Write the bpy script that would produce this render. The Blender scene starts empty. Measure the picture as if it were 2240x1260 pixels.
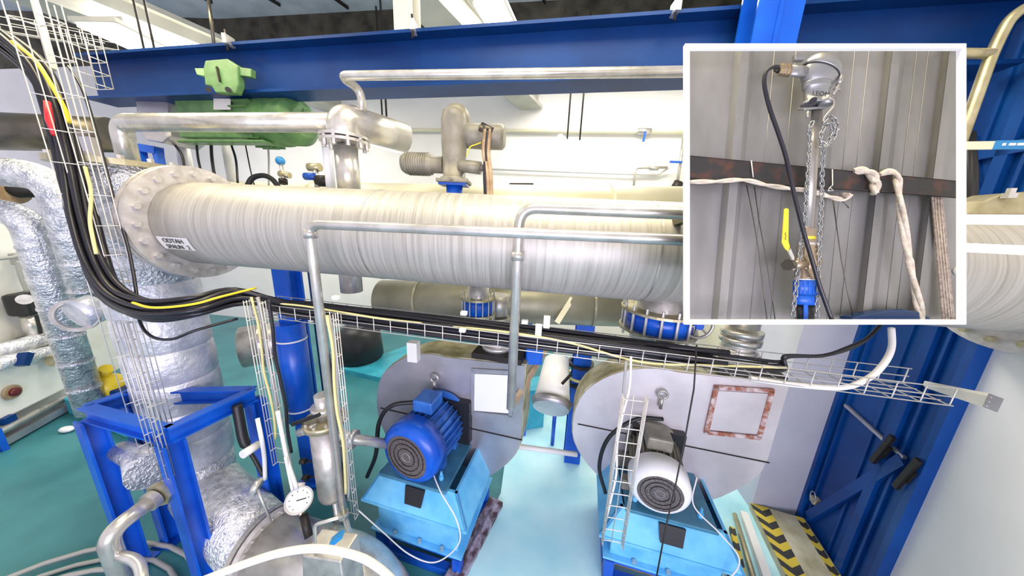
import bpy, bmesh, math, random
from mathutils import Vector, Matrix
random.seed(7)
PI = math.pi
SC = bpy.context.scene
COL = SC.collection
V = Vector

# ---------------------------------------------------------------- camera
F = 620.0
CAM_H = 4.0
_U = V((110, 2670, 620)).normalized()
_f = V((0, 0, -1))
_Y = (_f - _U * _f.dot(_U)).normalized()
_X = _Y.cross(_U)
R3 = Matrix((_X, _Y, _U))
CAMLOC = V((0, 0, CAM_H))
cd = bpy.data.cameras.new('camera')
cam = bpy.data.objects.new('camera', cd)
COL.objects.link(cam)
cam.matrix_world = Matrix.Translation(CAMLOC) @ R3.to_4x4()
cd.sensor_fit = 'HORIZONTAL'
cd.sensor_width = 36.0
cd.lens = 36.0 * F / 2240.0
cd.clip_start = 0.05
cd.clip_end = 200
SC.camera = cam

# ---------------------------------------------------------------- world, lights, exposure
w = bpy.data.worlds.new('world')
SC.world = w
w.use_nodes = True
bg = w.node_tree.nodes['Background']
bg.inputs[0].default_value = (0.90, 0.87, 1.0, 1)
bg.inputs[1].default_value = 0.98


def area(name, loc, size, power, col, target=None, sy=None):
    l = bpy.data.lights.new(name, 'AREA')
    l.shape = 'RECTANGLE'
    l.size = size
    l.size_y = sy or size
    l.energy = power
    l.color = col
    o = bpy.data.objects.new(name, l)
    COL.objects.link(o)
    o.location = loc
    d = (V(target) - V(loc)) if target else V((0, 0, -1))
    o.rotation_euler = d.to_track_quat('-Z', 'Y').to_euler()
    return o


area('roof_lamp_light_left', (-4.5, 3.0, 7.6), 3.5, 225, (1.0, 0.87, 0.56), sy=1.2)
area('roof_lamp_light_middle', (0.5, 1.6, 7.6), 4.0, 300, (1.0, 0.87, 0.58), sy=1.4)
area('roof_lamp_light_back', (1.5, 6.2, 7.8), 5.0, 430, (1.0, 0.95, 0.84), sy=1.5)
area('roof_lamp_light_back_left', (-7.0, 6.5, 7.4), 4.0, 380, (1.0, 0.95, 0.84), sy=1.5)
area('cool_fill_light', (1.0, -4.5, 3.0), 6.0, 540, (0.87, 0.82, 1.0), target=(0, 3, 2), sy=3.0)  # lavender fill added behind the camera to cool and brighten fronts; no window there
SC.view_settings.view_transform = 'Standard'
SC.view_settings.look = 'None'
SC.view_settings.gamma = 1.0
SC.view_settings.use_curve_mapping = False
SC.view_settings.exposure = 0.0

# ---------------------------------------------------------------- where things stand


def ray(u, v):
    return R3 @ V(((u - 1120) / F, -(v - 630) / F, -1))


def P(u, v, d):
    return CAMLOC + ray(u, v) * d


def onz(u, v, z=0.0):
    r = ray(u, v)
    return CAMLOC + r * ((z - CAM_H) / r.z)


def onp(u, v, p, n):
    r = ray(u, v)
    n = V(n)
    return CAMLOC + r * ((V(p) - CAMLOC).dot(n) / r.dot(n))


D1 = V((math.cos(math.radians(7.3)), -math.sin(math.radians(7.3)), 0))   # along the big pipe, to the right
N1 = V((math.sin(math.radians(7.3)), math.cos(math.radians(7.3)), 0))    # away from the camera
DB = V((math.sin(math.radians(26)), math.cos(math.radians(26)), 0))      # along the roof beams
Z = V((0, 0, 1))

# ---------------------------------------------------------------- materials


def mat(name, col, rough=0.5, metal=0.0, col2=None, scale=6.0, stretch=(1, 1, 1), rotz=0.0, bump=0.0,
        contrast=(0.35, 0.65), emit=0.0, rough_var=0.0, detail=5.0, spec=None, bscale=None, alpha=None):
    m = bpy.data.materials.new(name)
    m.use_nodes = True
    nt = m.node_tree
    b = nt.nodes['Principled BSDF']
    b.inputs['Base Color'].default_value = (*col, 1)
    b.inputs['Roughness'].default_value = rough
    b.inputs['Metallic'].default_value = metal
    if spec is not None:
        b.inputs['Specular IOR Level'].default_value = spec
    if emit:
        b.inputs['Emission Color'].default_value = (*col, 1)
        b.inputs['Emission Strength'].default_value = emit
    if col2 or bump:
        tc = nt.nodes.new('ShaderNodeTexCoord')
        mp = nt.nodes.new('ShaderNodeMapping')
        mp.inputs['Scale'].default_value = stretch
        mp.inputs['Rotation'].default_value = (0, 0, rotz)
        nt.links.new(tc.outputs['Object'], mp.inputs['Vector'])
    if col2:
        n = nt.nodes.new('ShaderNodeTexNoise')
        n.inputs['Scale'].default_value = scale
        n.inputs['Detail'].default_value = detail
        nt.links.new(mp.outputs[0], n.inputs['Vector'])
        r = nt.nodes.new('ShaderNodeValToRGB')
        r.color_ramp.elements[0].position = contrast[0]
        r.color_ramp.elements[1].position = contrast[1]
        r.color_ramp.elements[0].color = (*col, 1)
        r.color_ramp.elements[1].color = (*col2, 1)
        nt.links.new(n.outputs['Fac'], r.inputs[0])
        nt.links.new(r.outputs[0], b.inputs['Base Color'])
        if rough_var:
            mr = nt.nodes.new('ShaderNodeMapRange')
            mr.inputs['To Min'].default_value = max(0.03, rough - rough_var)
            mr.inputs['To Max'].default_value = min(1, rough + rough_var)
            nt.links.new(n.outputs['Fac'], mr.inputs['Value'])
            nt.links.new(mr.outputs[0], b.inputs['Roughness'])
    if bump:
        n2 = nt.nodes.new('ShaderNodeTexNoise')
        n2.inputs['Scale'].default_value = bscale or scale
        n2.inputs['Detail'].default_value = 3
        nt.links.new(mp.outputs[0], n2.inputs['Vector'])
        bp = nt.nodes.new('ShaderNodeBump')
        bp.inputs['Strength'].default_value = bump
        bp.inputs['Distance'].default_value = 0.02
        nt.links.new(n2.outputs['Fac'], bp.inputs['Height'])
        nt.links.new(bp.outputs[0], b.inputs['Normal'])
    return m


M = {}
M['steel'] = mat('stainless steel', (0.50, 0.48, 0.44), 0.28, 0.62, (0.70, 0.68, 0.65), 5, rough_var=0.08)
M['steel_dull'] = mat('dull stainless steel', (0.42, 0.40, 0.37), 0.42, 0.75, (0.66, 0.63, 0.58), 8, bump=0.1)
M['brushed'] = mat('brushed welded pipe', (0.30, 0.28, 0.23), 0.44, 0.30, (0.52, 0.50, 0.46), 1.6,
                   stretch=(34, 0.9, 0.9), rotz=math.radians(7.3), contrast=(0.15, 0.60), detail=6, rough_var=0.08)
M['flange'] = mat('flange steel', (0.56, 0.52, 0.50), 0.45, 0.5, (0.72, 0.69, 0.68), 14, bump=0.1)
M['foil'] = mat('aluminium foil wrap', (0.48, 0.50, 0.55), 0.32, 0.75, (0.86, 0.86, 0.90), 12, bump=1.0, bscale=38, rough_var=0.1)
M['foil_net'] = mat('quilted silver insulation', (0.50, 0.53, 0.62), 0.42, 0.45, (0.82, 0.82, 0.87), 5, bump=0.6, bscale=22)
M['wire'] = mat('galvanised wire', (0.66, 0.64, 0.62), 0.4, 0.45)
M['galv'] = mat('galvanised sheet', (0.42, 0.41, 0.45), 0.38, 0.65, (0.60, 0.58, 0.63), 2.2, bump=0.04, rough_var=0.08)
M['galv_warm'] = mat('weathered casing sheet', (0.62, 0.57, 0.60), 0.42, 0.45, (0.78, 0.72, 0.75), 2.0, rough_var=0.08)
M['stained'] = mat('stained casing rim', (0.30, 0.27, 0.13), 0.5, 0.4, (0.62, 0.57, 0.40), 5, bump=0.1)
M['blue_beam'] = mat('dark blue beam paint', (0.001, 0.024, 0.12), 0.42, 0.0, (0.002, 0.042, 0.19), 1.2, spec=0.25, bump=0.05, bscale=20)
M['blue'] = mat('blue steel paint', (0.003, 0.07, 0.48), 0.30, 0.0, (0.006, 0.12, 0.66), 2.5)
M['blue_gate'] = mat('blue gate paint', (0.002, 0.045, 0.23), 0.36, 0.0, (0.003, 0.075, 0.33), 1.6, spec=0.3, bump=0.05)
M['blue_motor'] = mat('blue motor paint', (0.03, 0.13, 0.46), 0.3, 0.1, (0.05, 0.20, 0.62), 9)
M['sky_blue'] = mat('light blue pedestal paint', (0.10, 0.44, 0.80), 0.35, 0.0, (0.20, 0.60, 0.90), 4, bump=0.05)
M['plate_blue'] = mat('grey blue plate', (0.04, 0.16, 0.26), 0.35, 0.1, (0.07, 0.24, 0.36), 5)
M['cyan'] = mat('cyan floor frame paint', (0.03, 0.33, 0.45), 0.4, 0.0, (0.06, 0.45, 0.56), 4)
M['green'] = mat('green gearbox paint', (0.075, 0.17, 0.06), 0.42, 0.0, (0.12, 0.26, 0.09), 7, bump=0.1)
M['green_light'] = mat('light green terminal box', (0.22, 0.47, 0.16), 0.45)
M['grey_cast'] = mat('grey cast housing', (0.20, 0.19, 0.15), 0.5, 0.15, (0.30, 0.28, 0.23), 8, bump=0.15)
M['white'] = mat('white plaster', (0.80, 0.78, 0.76), 0.75, 0.0, (0.88, 0.865, 0.85), 0.8, bump=0.05)
M['white_paint'] = mat('white enamel', (0.86, 0.86, 0.87), 0.4)
M['panel_white'] = mat('white insulated panel', (0.76, 0.75, 0.70), 0.45, 0.0, (0.86, 0.85, 0.81), 2)
M['pillar'] = mat('pale pillar plaster', (0.52, 0.53, 0.62), 0.7, 0.0, (0.62, 0.63, 0.70), 1.3)
M['cream'] = mat('cream wall', (0.80, 0.77, 0.62), 0.7)
M['dark_wall'] = mat('dark upper wall', (0.020, 0.018, 0.013), 0.9, 0.0, (0.11, 0.10, 0.075), 2.6, bump=0.6, contrast=(0.3, 0.8))  # dark brown tone with random lighter noise
M['ceiling'] = mat('blue grey roof sheet', (0.46, 0.52, 0.60), 0.5, 0.0, (0.60, 0.66, 0.74), 2)
M['beam_white'] = mat('white roof beam paint', (0.46, 0.46, 0.41), 0.6, 0.0, (0.56, 0.55, 0.50), 2)
M['floor'] = mat('teal floor paint', (0.03, 0.17, 0.20), 0.34, 0.0, (0.055, 0.25, 0.28), 1.1, bump=0.04, rough_var=0.1)
M['plinth'] = mat('lit pale blue slab', (0.38, 0.74, 0.84), 0.3, 0.0, (0.58, 0.88, 0.93), 1.4, bump=0.04)  # slab paint, made paler so the strong light there sits in the colour
M['concrete'] = mat('worn concrete', (0.36, 0.33, 0.20), 0.8, 0.0, (0.58, 0.56, 0.42), 4, bump=0.2)
M['kerb'] = mat('rusty kerb', (0.09, 0.05, 0.06), 0.7, 0.2, (0.42, 0.38, 0.48), 8, bump=0.3, contrast=(0.42, 0.6))
M['black'] = mat('black rubber', (0.012, 0.012, 0.015), 0.45)
M['cable'] = mat('black cable sheath', (0.014, 0.013, 0.020), 0.35)
M['cable_grey'] = mat('grey cable sheath', (0.36, 0.36, 0.34), 0.5)
M['yellow'] = mat('yellow plastic', (0.80, 0.60, 0.03), 0.4)
M['yellow_pale'] = mat('pale yellow sheath', (0.72, 0.66, 0.30), 0.5)
M['red'] = mat('red plastic', (0.70, 0.03, 0.04), 0.4)
M['red_dark'] = mat('dark red plastic', (0.12, 0.01, 0.012), 0.4)
M['white_sheath'] = mat('white conduit', (0.78, 0.76, 0.74), 0.45)
M['dark'] = mat('dark iron', (0.035, 0.03, 0.028), 0.5, 0.5)
M['dark_pipe'] = mat('dark steel pipe', (0.10, 0.09, 0.075), 0.35, 0.8, (0.17, 0.15, 0.125), 3)
M['rusty'] = mat('rusted weld', (0.36, 0.13, 0.08), 0.7, 0.2, (0.68, 0.58, 0.58), 14, contrast=(0.42, 0.62))
M['brown_bar'] = mat('brown bar', (0.28, 0.18, 0.10), 0.6, 0, (0.45, 0.34, 0.22), 8)
M['grille'] = mat('fan grille', (0.10, 0.085, 0.085), 0.5, 0.4, (0.24, 0.20, 0.20), 70)
M['cream_duct'] = mat('cream duct', (0.70, 0.66, 0.46), 0.5, 0.15, (0.78, 0.74, 0.56), 2)
M['olive_duct'] = mat('olive duct', (0.20, 0.20, 0.15), 0.45, 0.4, (0.32, 0.31, 0.24), 2)
M['lamp'] = mat('lamp diffuser', (1.0, 0.97, 0.86), 0.5, emit=5.0)
M['lamp_soft'] = mat('hanging lamp diffuser', (1.0, 0.98, 0.93), 0.5, emit=1.6)
M['brass'] = mat('brass', (0.46, 0.35, 0.20), 0.33, 0.9, (0.62, 0.50, 0.33), 12)
M['bronze'] = mat('yellowed zinc', (0.40, 0.35, 0.20), 0.4, 0.7, (0.58, 0.53, 0.36), 8)
M['tape_blue'] = mat('blue label tape', (0.02, 0.22, 0.50), 0.4)
M['label'] = mat('white label', (0.75, 0.74, 0.70), 0.5)
M['print'] = mat('dark print', (0.03, 0.03, 0.035), 0.5)
# things of the framed view
M['frame_white'] = mat('white frame paint', (1.0, 1.0, 1.0), 0.6)
M['sheet'] = mat('grey profiled sheet', (0.175, 0.17, 0.16), 0.42, 0.3, (0.27, 0.262, 0.248), 5, stretch=(1, 1, 0.25), rough_var=0.08)
M['alu_head'] = mat('silver painted housing', (0.28, 0.28, 0.28), 0.34, 0.5)
M['alu_tube'] = mat('ground steel stem', (0.40, 0.37, 0.33), 0.3, 0.55)
M['nickel'] = mat('nickel brass', (0.40, 0.31, 0.21), 0.25, 0.75)
M['rail'] = mat('rusty dark angle iron', (0.035, 0.033, 0.033), 0.55, 0.4, (0.10, 0.045, 0.03), 16, contrast=(0.5, 0.72), bump=0.15)
M['rope'] = mat('off white rope', (0.52, 0.44, 0.34), 0.9, 0.0, (0.66, 0.59, 0.48), 30, bump=0.6)
M['strap'] = mat('brown woven strap', (0.22, 0.17, 0.13), 0.9, 0.0, (0.38, 0.31, 0.25), 60, bump=0.5)
M['coupling'] = mat('blue plastic coupling', (0.01, 0.10, 0.50), 0.35)
M['cap_blue'] = mat('dark blue enamel', (0.006, 0.03, 0.10), 0.25)
M['chain'] = mat('zinc chain', (0.36, 0.37, 0.38), 0.25, 0.7)

# hazard stripes: flat print on the step edge, across its length
def hazard(name, rotz, scale):
    m = bpy.data.materials.new(name)
    m.use_nodes = True
    nt = m.node_tree
    b = nt.nodes['Principled BSDF']
    b.inputs['Roughness'].default_value = 0.6
    tc = nt.nodes.new('ShaderNodeTexCoord')
    mp = nt.nodes.new('ShaderNodeMapping')
    mp.inputs['Rotation'].default_value = (0, 0, rotz)
    sp = nt.nodes.new('ShaderNodeSeparateXYZ')
    nt.links.new(tc.outputs['Object'], mp.inputs['Vector'])
    nt.links.new(mp.outputs[0], sp.inputs[0])
    ab = nt.nodes.new('ShaderNodeMath'); ab.operation = 'ABSOLUTE'
    nt.links.new(sp.outputs['X'], ab.inputs[0])
    a = nt.nodes.new('ShaderNodeMath'); a.operation = 'MULTIPLY_ADD'
    a.inputs[1].default_value = 0.7
    nt.links.new(ab.outputs[0], a.inputs[0]); nt.links.new(sp.outputs['Y'], a.inputs[2])
    s = nt.nodes.new('ShaderNodeMath'); s.operation = 'MULTIPLY'; s.inputs[1].default_value = scale
    nt.links.new(a.outputs[0], s.inputs[0])
    fr = nt.nodes.new('ShaderNodeMath'); fr.operation = 'FRACT'
    nt.links.new(s.outputs[0], fr.inputs[0])
    gt = nt.nodes.new('ShaderNodeMath'); gt.operation = 'GREATER_THAN'; gt.inputs[1].default_value = 0.5
    nt.links.new(fr.outputs[0], gt.inputs[0])
    mx = nt.nodes.new('ShaderNodeMix'); mx.data_type = 'RGBA'
    mx.inputs[6].default_value = (0.62, 0.48, 0.05, 1); mx.inputs[7].default_value = (0.035, 0.035, 0.035, 1)
    nt.links.new(gt.outputs[0], mx.inputs[0]); nt.links.new(mx.outputs[2], b.inputs['Base Color'])
    return m

# ---------------------------------------------------------------- mesh builder


def frame_of(d):
    d = V(d).normalized()
    a = Z if abs(d.z) < 0.95 else V((1, 0, 0))
    x = d.cross(a).normalized()
    return x, x.cross(d).normalized(), d


class MB:
    def __init__(s):
        s.v = []; s.f = []; s.sm = []

    def add(s, vs, fs, smooth=False):
        k = len(s.v)
        s.v += [V(p) for p in vs]
        for f in fs:
            s.f.append([k + i for i in f]); s.sm.append(smooth)
        return s

    def box(s, c, size, ax=None):
        c = V(c)
        X, Y, Zz = ax or (V((1, 0, 0)), V((0, 1, 0)), Z)
        hx, hy, hz = size[0] / 2, size[1] / 2, size[2] / 2
        vs = [c + X * (i * hx) + Y * (j * hy) + Zz * (k * hz) for i in (-1, 1) for j in (-1, 1) for k in (-1, 1)]
        return s.add(vs, [(0, 1, 3, 2), (4, 6, 7, 5), (0, 4, 5, 1), (2, 3, 7, 6), (0, 2, 6, 4), (1, 5, 7, 3)])

    def bar(s, p0, p1, wd, h, up=Z):
        p0, p1 = V(p0), V(p1)
        d = (p1 - p0); L = d.length; d.normalize()
        sd = d.cross(V(up)).normalized(); u = sd.cross(d).normalized()
        return s.box((p0 + p1) / 2, (L, wd, h), (d, sd, u))

    def prism(s, poly, vec):
        poly = [V(p) for p in poly]; vec = V(vec); n = len(poly)
        return s.add(poly + [p + vec for p in poly],
                     [list(range(n))[::-1], list(range(n, 2 * n))] + [(i, (i + 1) % n, n + (i + 1) % n, n + i) for i in range(n)])

    def ibeam(s, p0, p1, wd, h, tf=0.02, tw=0.015, up=Z):
        p0, p1 = V(p0), V(p1); d = (p1 - p0).normalized()
        sd = d.cross(V(up)).normalized(); u = sd.cross(d).normalized()
        a, b = wd / 2, h / 2
        pr = [(-a, -b), (a, -b), (a, -b + tf), (tw / 2, -b + tf), (tw / 2, b - tf), (a, b - tf), (a, b), (-a, b), (-a, b - tf), (-tw / 2, b - tf), (-tw / 2, -b + tf), (-a, -b + tf)]
        return s.prism([p0 + sd * x + u * y for x, y in pr], p1 - p0)

    def rev(s, p0, axis, prof, n=24, smooth=True, cap=True, xa=None):
        """prof: list of (distance along axis, radius)"""
        p0 = V(p0); x, y, d = frame_of(axis)
        if xa is not None:
            x = V(xa); y = d.cross(x).normalized(); x = y.cross(d)
        vs = []; fs = []
        for t, r in prof:
            for i in range(n):
                a = 2 * PI * i / n
                vs.append(p0 + d * t + (x * math.cos(a) + y * math.sin(a)) * r)
        for k in range(len(prof) - 1):
            for i in range(n):
                j = (i + 1) % n
                fs.append((k * n + i, k * n + j, (k + 1) * n + j, (k + 1) * n + i))
        s.add(vs, fs, smooth)
        if cap:
            m = len(prof) - 1
            s.add(vs[:n], [list(range(n))[::-1]]); s.add(vs[m * n:], [list(range(n))])
        return s

    def cyl(s, p0, p1, r0, r1=None, n=20, smooth=True):
        p0, p1 = V(p0), V(p1)
        return s.rev(p0, p1 - p0, [(0, r0), ((p1 - p0).length, r0 if r1 is None else r1)], n, smooth)

    def ring(s, c, axis, ri, ro, th, n=32):
        c = V(c); x, y, d = frame_of(axis); vs = []; fs = []
        for k, (r, t) in enumerate([(ri, -th / 2), (ro, -th / 2), (ro, th / 2), (ri, th / 2)]):
            for i in range(n):
                a = 2 * PI * i / n
                vs.append(c + d * t + (x * math.cos(a) + y * math.sin(a)) * r)
        for k in range(4):
            for i in range(n):
                j = (i + 1) % n; k2 = (k + 1) % 4
                fs.append((k * n + i, k * n + j, k2 * n + j, k2 * n + i))
        return s.add(vs, fs)

    def tube(s, pts, r, n=10, closed=False, smooth=True):
        pts = [V(p) for p in pts]; m = len(pts); vs = []; fs = []
        rr = r if isinstance(r, (list, tuple)) else [r] * m
        tang = []
        for i in range(m):
            a = pts[(i - 1) % m] if (closed or i > 0) else pts[0]
            b = pts[(i + 1) % m] if (closed or i < m - 1) else pts[-1]
            tang.append((b - a).normalized())
        x, y, _ = frame_of(tang[0])
        for i in range(m):
            t = tang[i]
            x = (x - t * x.dot(t)).normalized(); y = t.cross(x)
            for k in range(n):
                a = 2 * PI * k / n
                vs.append(pts[i] + (x * math.cos(a) + y * math.sin(a)) * rr[i])
        for i in range(m if closed else m - 1):
            i2 = (i + 1) % m
            for k in range(n):
                k2 = (k + 1) % n
                fs.append((i * n + k, i * n + k2, i2 * n + k2, i2 * n + k))
        s.add(vs, fs, smooth)
        if not closed:
            s.add(vs[:n], [list(range(n))[::-1]]); s.add(vs[-n:], [list(range(n))])
        return s

    def ball(s, c, r, n=20, m=12, ax=None, t0=0.0, t1=PI, scale=(1, 1, 1)):
        c = V(c); X, Y, Zz = ax or (V((1, 0, 0)), V((0, 1, 0)), Z); vs = []; fs = []
        for i in range(m + 1):
            t = t0 + (t1 - t0) * i / m
            for j in range(n):
                a = 2 * PI * j / n
                vs.append(c + X * (r * scale[0] * math.sin(t) * math.cos(a)) + Y * (r * scale[1] * math.sin(t) * math.sin(a)) + Zz * (r * scale[2] * math.cos(t)))
        for i in range(m):
            for j in range(n):
                k = (j + 1) % n
                fs.append((i * n + j, (i + 1) * n + j, (i + 1) * n + k, i * n + k))
        return s.add(vs, fs, True)


def fillet(pts, rad, k=6):
    pts = [V(p) for p in pts]; out = [pts[0]]
    for i in range(1, len(pts) - 1):
        a, b, c = pts[i - 1], pts[i], pts[i + 1]
        r = rad[i - 1] if isinstance(rad, (list, tuple)) else rad
        u = (a - b); w_ = (c - b); r = min(r, u.length * 0.48, w_.length * 0.48)
        p, q = b + u.normalized() * r, b + w_.normalized() * r
        for j in range(k + 1):
            t = j / k
            out.append(p * (1 - t) ** 2 + b * 2 * t * (1 - t) + q * t * t)
    out.append(pts[-1])
    return out


def smooth_path(pts, k=6):
    """Catmull-Rom through the points"""
    pts = [V(p) for p in pts]; P_ = [pts[0] * 2 - pts[1]] + pts + [pts[-1] * 2 - pts[-2]]; out = []
    for i in range(1, len(P_) - 2):
        a, b, c, d = P_[i - 1:i + 3]
        for j in range(k):
            t = j / k
            out.append(0.5 * ((2 * b) + (c - a) * t + (2 * a - 5 * b + 4 * c - d) * t * t + (3 * b - a - 3 * c + d) * t ** 3))
    out.append(pts[-1])
    return out


WM = {}   # object -> its world matrix


def mesh_of(name, mb, m, inv=None):
    me = bpy.data.meshes.new(name)
    vs = [(inv @ p if inv else p) for p in mb.v]
    me.from_pydata([tuple(p) for p in vs], [], mb.f)
    me.polygons.foreach_set('use_smooth', mb.sm)
    bm = bmesh.new(); bm.from_mesh(me)
    bmesh.ops.remove_doubles(bm, verts=bm.verts, dist=1e-6)
    bmesh.ops.recalc_face_normals(bm, faces=bm.faces)
    bm.to_mesh(me); bm.free()
    me.materials.append(m if not isinstance(m, str) else M[m])
    return me


def thing(name, label, cat, base=(0, 0, 0), rotz=0.0, group=None):
    o = bpy.data.objects.new(name, None)
    o.empty_display_size = 0.1
    COL.objects.link(o)
    o.location = base; o.rotation_euler = (0, 0, rotz)
    o['label'] = label; o['category'] = cat
    if group: o['group'] = group
    WM[o] = Matrix.Translation(V(base)) @ Matrix.Rotation(rotz, 4, 'Z')
    return o


def part(name, mb, m, parent, label=None, local=False, bevel=0.0):
    W = WM[parent]
    me = mesh_of(name, mb, m, None if local else W.inverted())
    o = bpy.data.objects.new(name, me)
    COL.objects.link(o); o.parent = parent
    WM[o] = W
    if label: o['label'] = label
    if bevel: add_bevel(o, bevel)
    return o


def add_bevel(o, wd):
    b = o.modifiers.new('bevel', 'BEVEL'); b.width = wd; b.segments = 2; b.limit_method = 'ANGLE'; b.angle_limit = math.radians(50)


def more(o, offset, parent=None, rot=None):
    """another piece like o, at an offset in the thing's frame"""
    c = o.copy(); COL.objects.link(c); c.parent = parent or o.parent; c.location = o.location + V(offset)
    if rot is not None: c.rotation_euler = rot
    WM[c] = WM[c.parent] @ Matrix.Translation(c.location)
    return c


def solo(name, label, cat, mb, m, group=None, bevel=0.0):
    lo = min(p.z for p in mb.v); n = len(mb.v)
    c = V((sum(p.x for p in mb.v) / n, sum(p.y for p in mb.v) / n, lo))
    me = mesh_of(name, mb, m, Matrix.Translation(-c))
    o = bpy.data.objects.new(name, me); COL.objects.link(o); o.location = c
    o['label'] = label; o['category'] = cat
    if group: o['group'] = group
    WM[o] = Matrix.Translation(c)
    if bevel: add_bevel(o, bevel)
    return o


def struct(name, mb, m, parent=None):
    me = mesh_of(name, mb, m)
    o = bpy.data.objects.new(name, me); COL.objects.link(o)
    if parent: o.parent = parent
    else: o['kind'] = 'structure'
    WM[o] = Matrix.Identity(4)
    return o


def text_mesh(txt, size, extr, origin, xdir, ydir, matname, parent, name='lettering', label=None):
    cu = bpy.data.curves.new('text', 'FONT'); cu.body = txt; cu.size = size; cu.extrude = extr; cu.align_x = 'CENTER'; cu.align_y = 'CENTER'
    to = bpy.data.objects.new('text', cu); COL.objects.link(to)
    dg = bpy.context.evaluated_depsgraph_get()
    me = bpy.data.meshes.new_from_object(to.evaluated_get(dg))
    bpy.data.objects.remove(to)
    xd = V(xdir).normalized(); yd = V(ydir); yd = (yd - xd * yd.dot(xd)).normalized(); zd = xd.cross(yd)
    mt = Matrix((xd, yd, zd)).transposed().to_4x4(); mt.translation = V(origin)
    me.transform(WM[parent].inverted() @ mt)
    me.materials.clear(); me.materials.append(M[matname])
    o = bpy.data.objects.new(name, me); COL.objects.link(o); o.parent = parent; WM[o] = WM[parent]
    if label: o['label'] = label
    return o


def bolts(parent, c, axis, rad, n, r=0.02, h=0.03, matname='flange', name='bolt', a0=0.0):
    """a circle of hexagonal bolts, each its own part"""
    x, y, d = frame_of(axis)
    c = V(c)
    mb = MB(); p = c + x * rad
    proto = None
    for i in range(n):
        a = a0 + 2 * PI * i / n
        q = c + (x * math.cos(a) + y * math.sin(a)) * rad
        if proto is None:
            mb.rev(q - d * h / 2, d, [(0, r), (h, r)], 6, False)
            proto = part(name, mb, matname, parent); q0 = q
        else:
            W = WM[parent].to_3x3().inverted()
            more(proto, W @ (q - q0))
# ================================================================ THE ROOM
WP = V((0, 9, 0))                      # a point of the back wall


def wall_pt(s, z):
    return WP + D1 * s + Z * z


mb = MB().box((-2, 4.2, -0.1), (34, 16, 0.2)); struct('floor', mb, 'floor')
mb = MB().prism([wall_pt(-26, 0), wall_pt(9, 0), wall_pt(9, 8.55), wall_pt(-26, 8.55)], N1 * 0.3); struct('wall_back', mb, 'white')
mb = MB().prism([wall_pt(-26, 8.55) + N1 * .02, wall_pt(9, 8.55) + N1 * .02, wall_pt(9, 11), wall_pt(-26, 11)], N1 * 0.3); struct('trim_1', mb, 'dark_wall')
# roof sheet with seams
ce = MB().box((-4, 4.4, 9.72), (30, 11.6, 0.08)); ceil = struct('ceiling', ce, 'ceiling')
sm_ = MB()
mb = MB().bar(V((-19, 0, 9.64)) , V((-19, 0, 9.64)) + DB * 10.5, 0.05, 0.07); seam = struct('seam', mb, 'dark', ceil)
for i in range(1, 11): more(seam, (1.9 * i, 0, 0))

# gate wall: the blue gate stands in it, the white wall runs on towards the camera
GA = V((4.36, 3.31, 0)); GB = V((3.93, 2.17, 0)); GD = (GB - GA).normalized(); GN = V((-GD.y, GD.x, 0))
if GN.x > 0: GN = -GN                  # out of the wall, into the room
mb = MB().prism([GB, GB + GD * 4.2, GB + GD * 4.2 + Z * 9, GB + Z * 9], -GN * 0.3); struct('wall_right', mb, 'white')
mb = MB().prism([GA - GN * .1, GB - GN * .1, GB - GN * .1 + Z * 9, GA - GN * .1 + Z * 9], -GN * 0.25); struct('wall_behind_gate', mb, 'cream')
PA = V((3.62, 3.34, 0)); PB = V((4.36, 3.31, 0))
mb = MB().prism([PA, PB, PB + V((.1, .7, 0)), PA + V((.1, .7, 0))], Z * 9.6); struct('wall_pillar', mb, 'pillar')
mb = MB().prism([PB + V((.1, .7, 0)), V((6.2, 8.6, 0)), V((6.6, 8.6, 0)), PB + V((.5, .7, 0))], Z * 9.6); struct('wall_far_right', mb, 'cream')

# slab under the blowers; its pale colour also paints in the bright light there
mb = MB().prism([onz(1045, 1275), onz(1070, 1110), onz(1175, 925), onz(1255, 1000), onz(1600, 1180), onz(1600, 1330)], Z * 0.0)
slab = [onz(*p) for p in [(1030, 1400), (1010, 1250), (1095, 1085), (1120, 900), (1700, 900), (1700, 1100), (1800, 1400)]]
mb = MB().prism([p + Z * .002 for p in slab], Z * 0.05); struct('floor_slab', mb, 'plinth')

# striped concrete step at the foot of the pillar
hz0, hz1 = onz(1636, 1118), onz(1700, 1255)
sd = (hz1 - hz0).normalized(); sx = V((-sd.y, sd.x, 0)); sx = sx if sx.x > 0 else -sx
st = MB().prism([hz0 + Z * .052, hz0 + sx * .62 + Z * .052, hz0 + sx * .62 + sd * 1.6 + Z * .052, hz0 + sd * 1.6 + Z * .052], Z * .10); step = struct('trim_2', st, 'concrete')
HZ = hazard('hazard stripes', math.atan2(sd.x, sd.y), 5.5)


def stripe(off, wd, z, name='hazard_strip'):
    o = hz0 + sx * off
    mb = MB().prism([o + Z * z - o, o + sx * wd + Z * z - o, o + sx * wd + sd * 1.6 + Z * z - o, o + sd * 1.6 + Z * z - o], Z * .006)
    ob = struct(name, mb, HZ, step); ob.location = o
    return ob


def stripe_c(off, wd, z):
    o = hz0 + sx * (off + wd / 2)
    mb = MB().prism([-sx * wd / 2 + Z * z, sx * wd / 2 + Z * z, sx * wd / 2 + sd * 1.6 + Z * z, -sx * wd / 2 + sd * 1.6 + Z * z], Z * .006)
    ob = struct('hazard_strip', mb, HZ, step); ob.location = o


stripe_c(0.0, 0.22, 0.152)
stripe_c(0.52, 0.09, 0.152)

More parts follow.
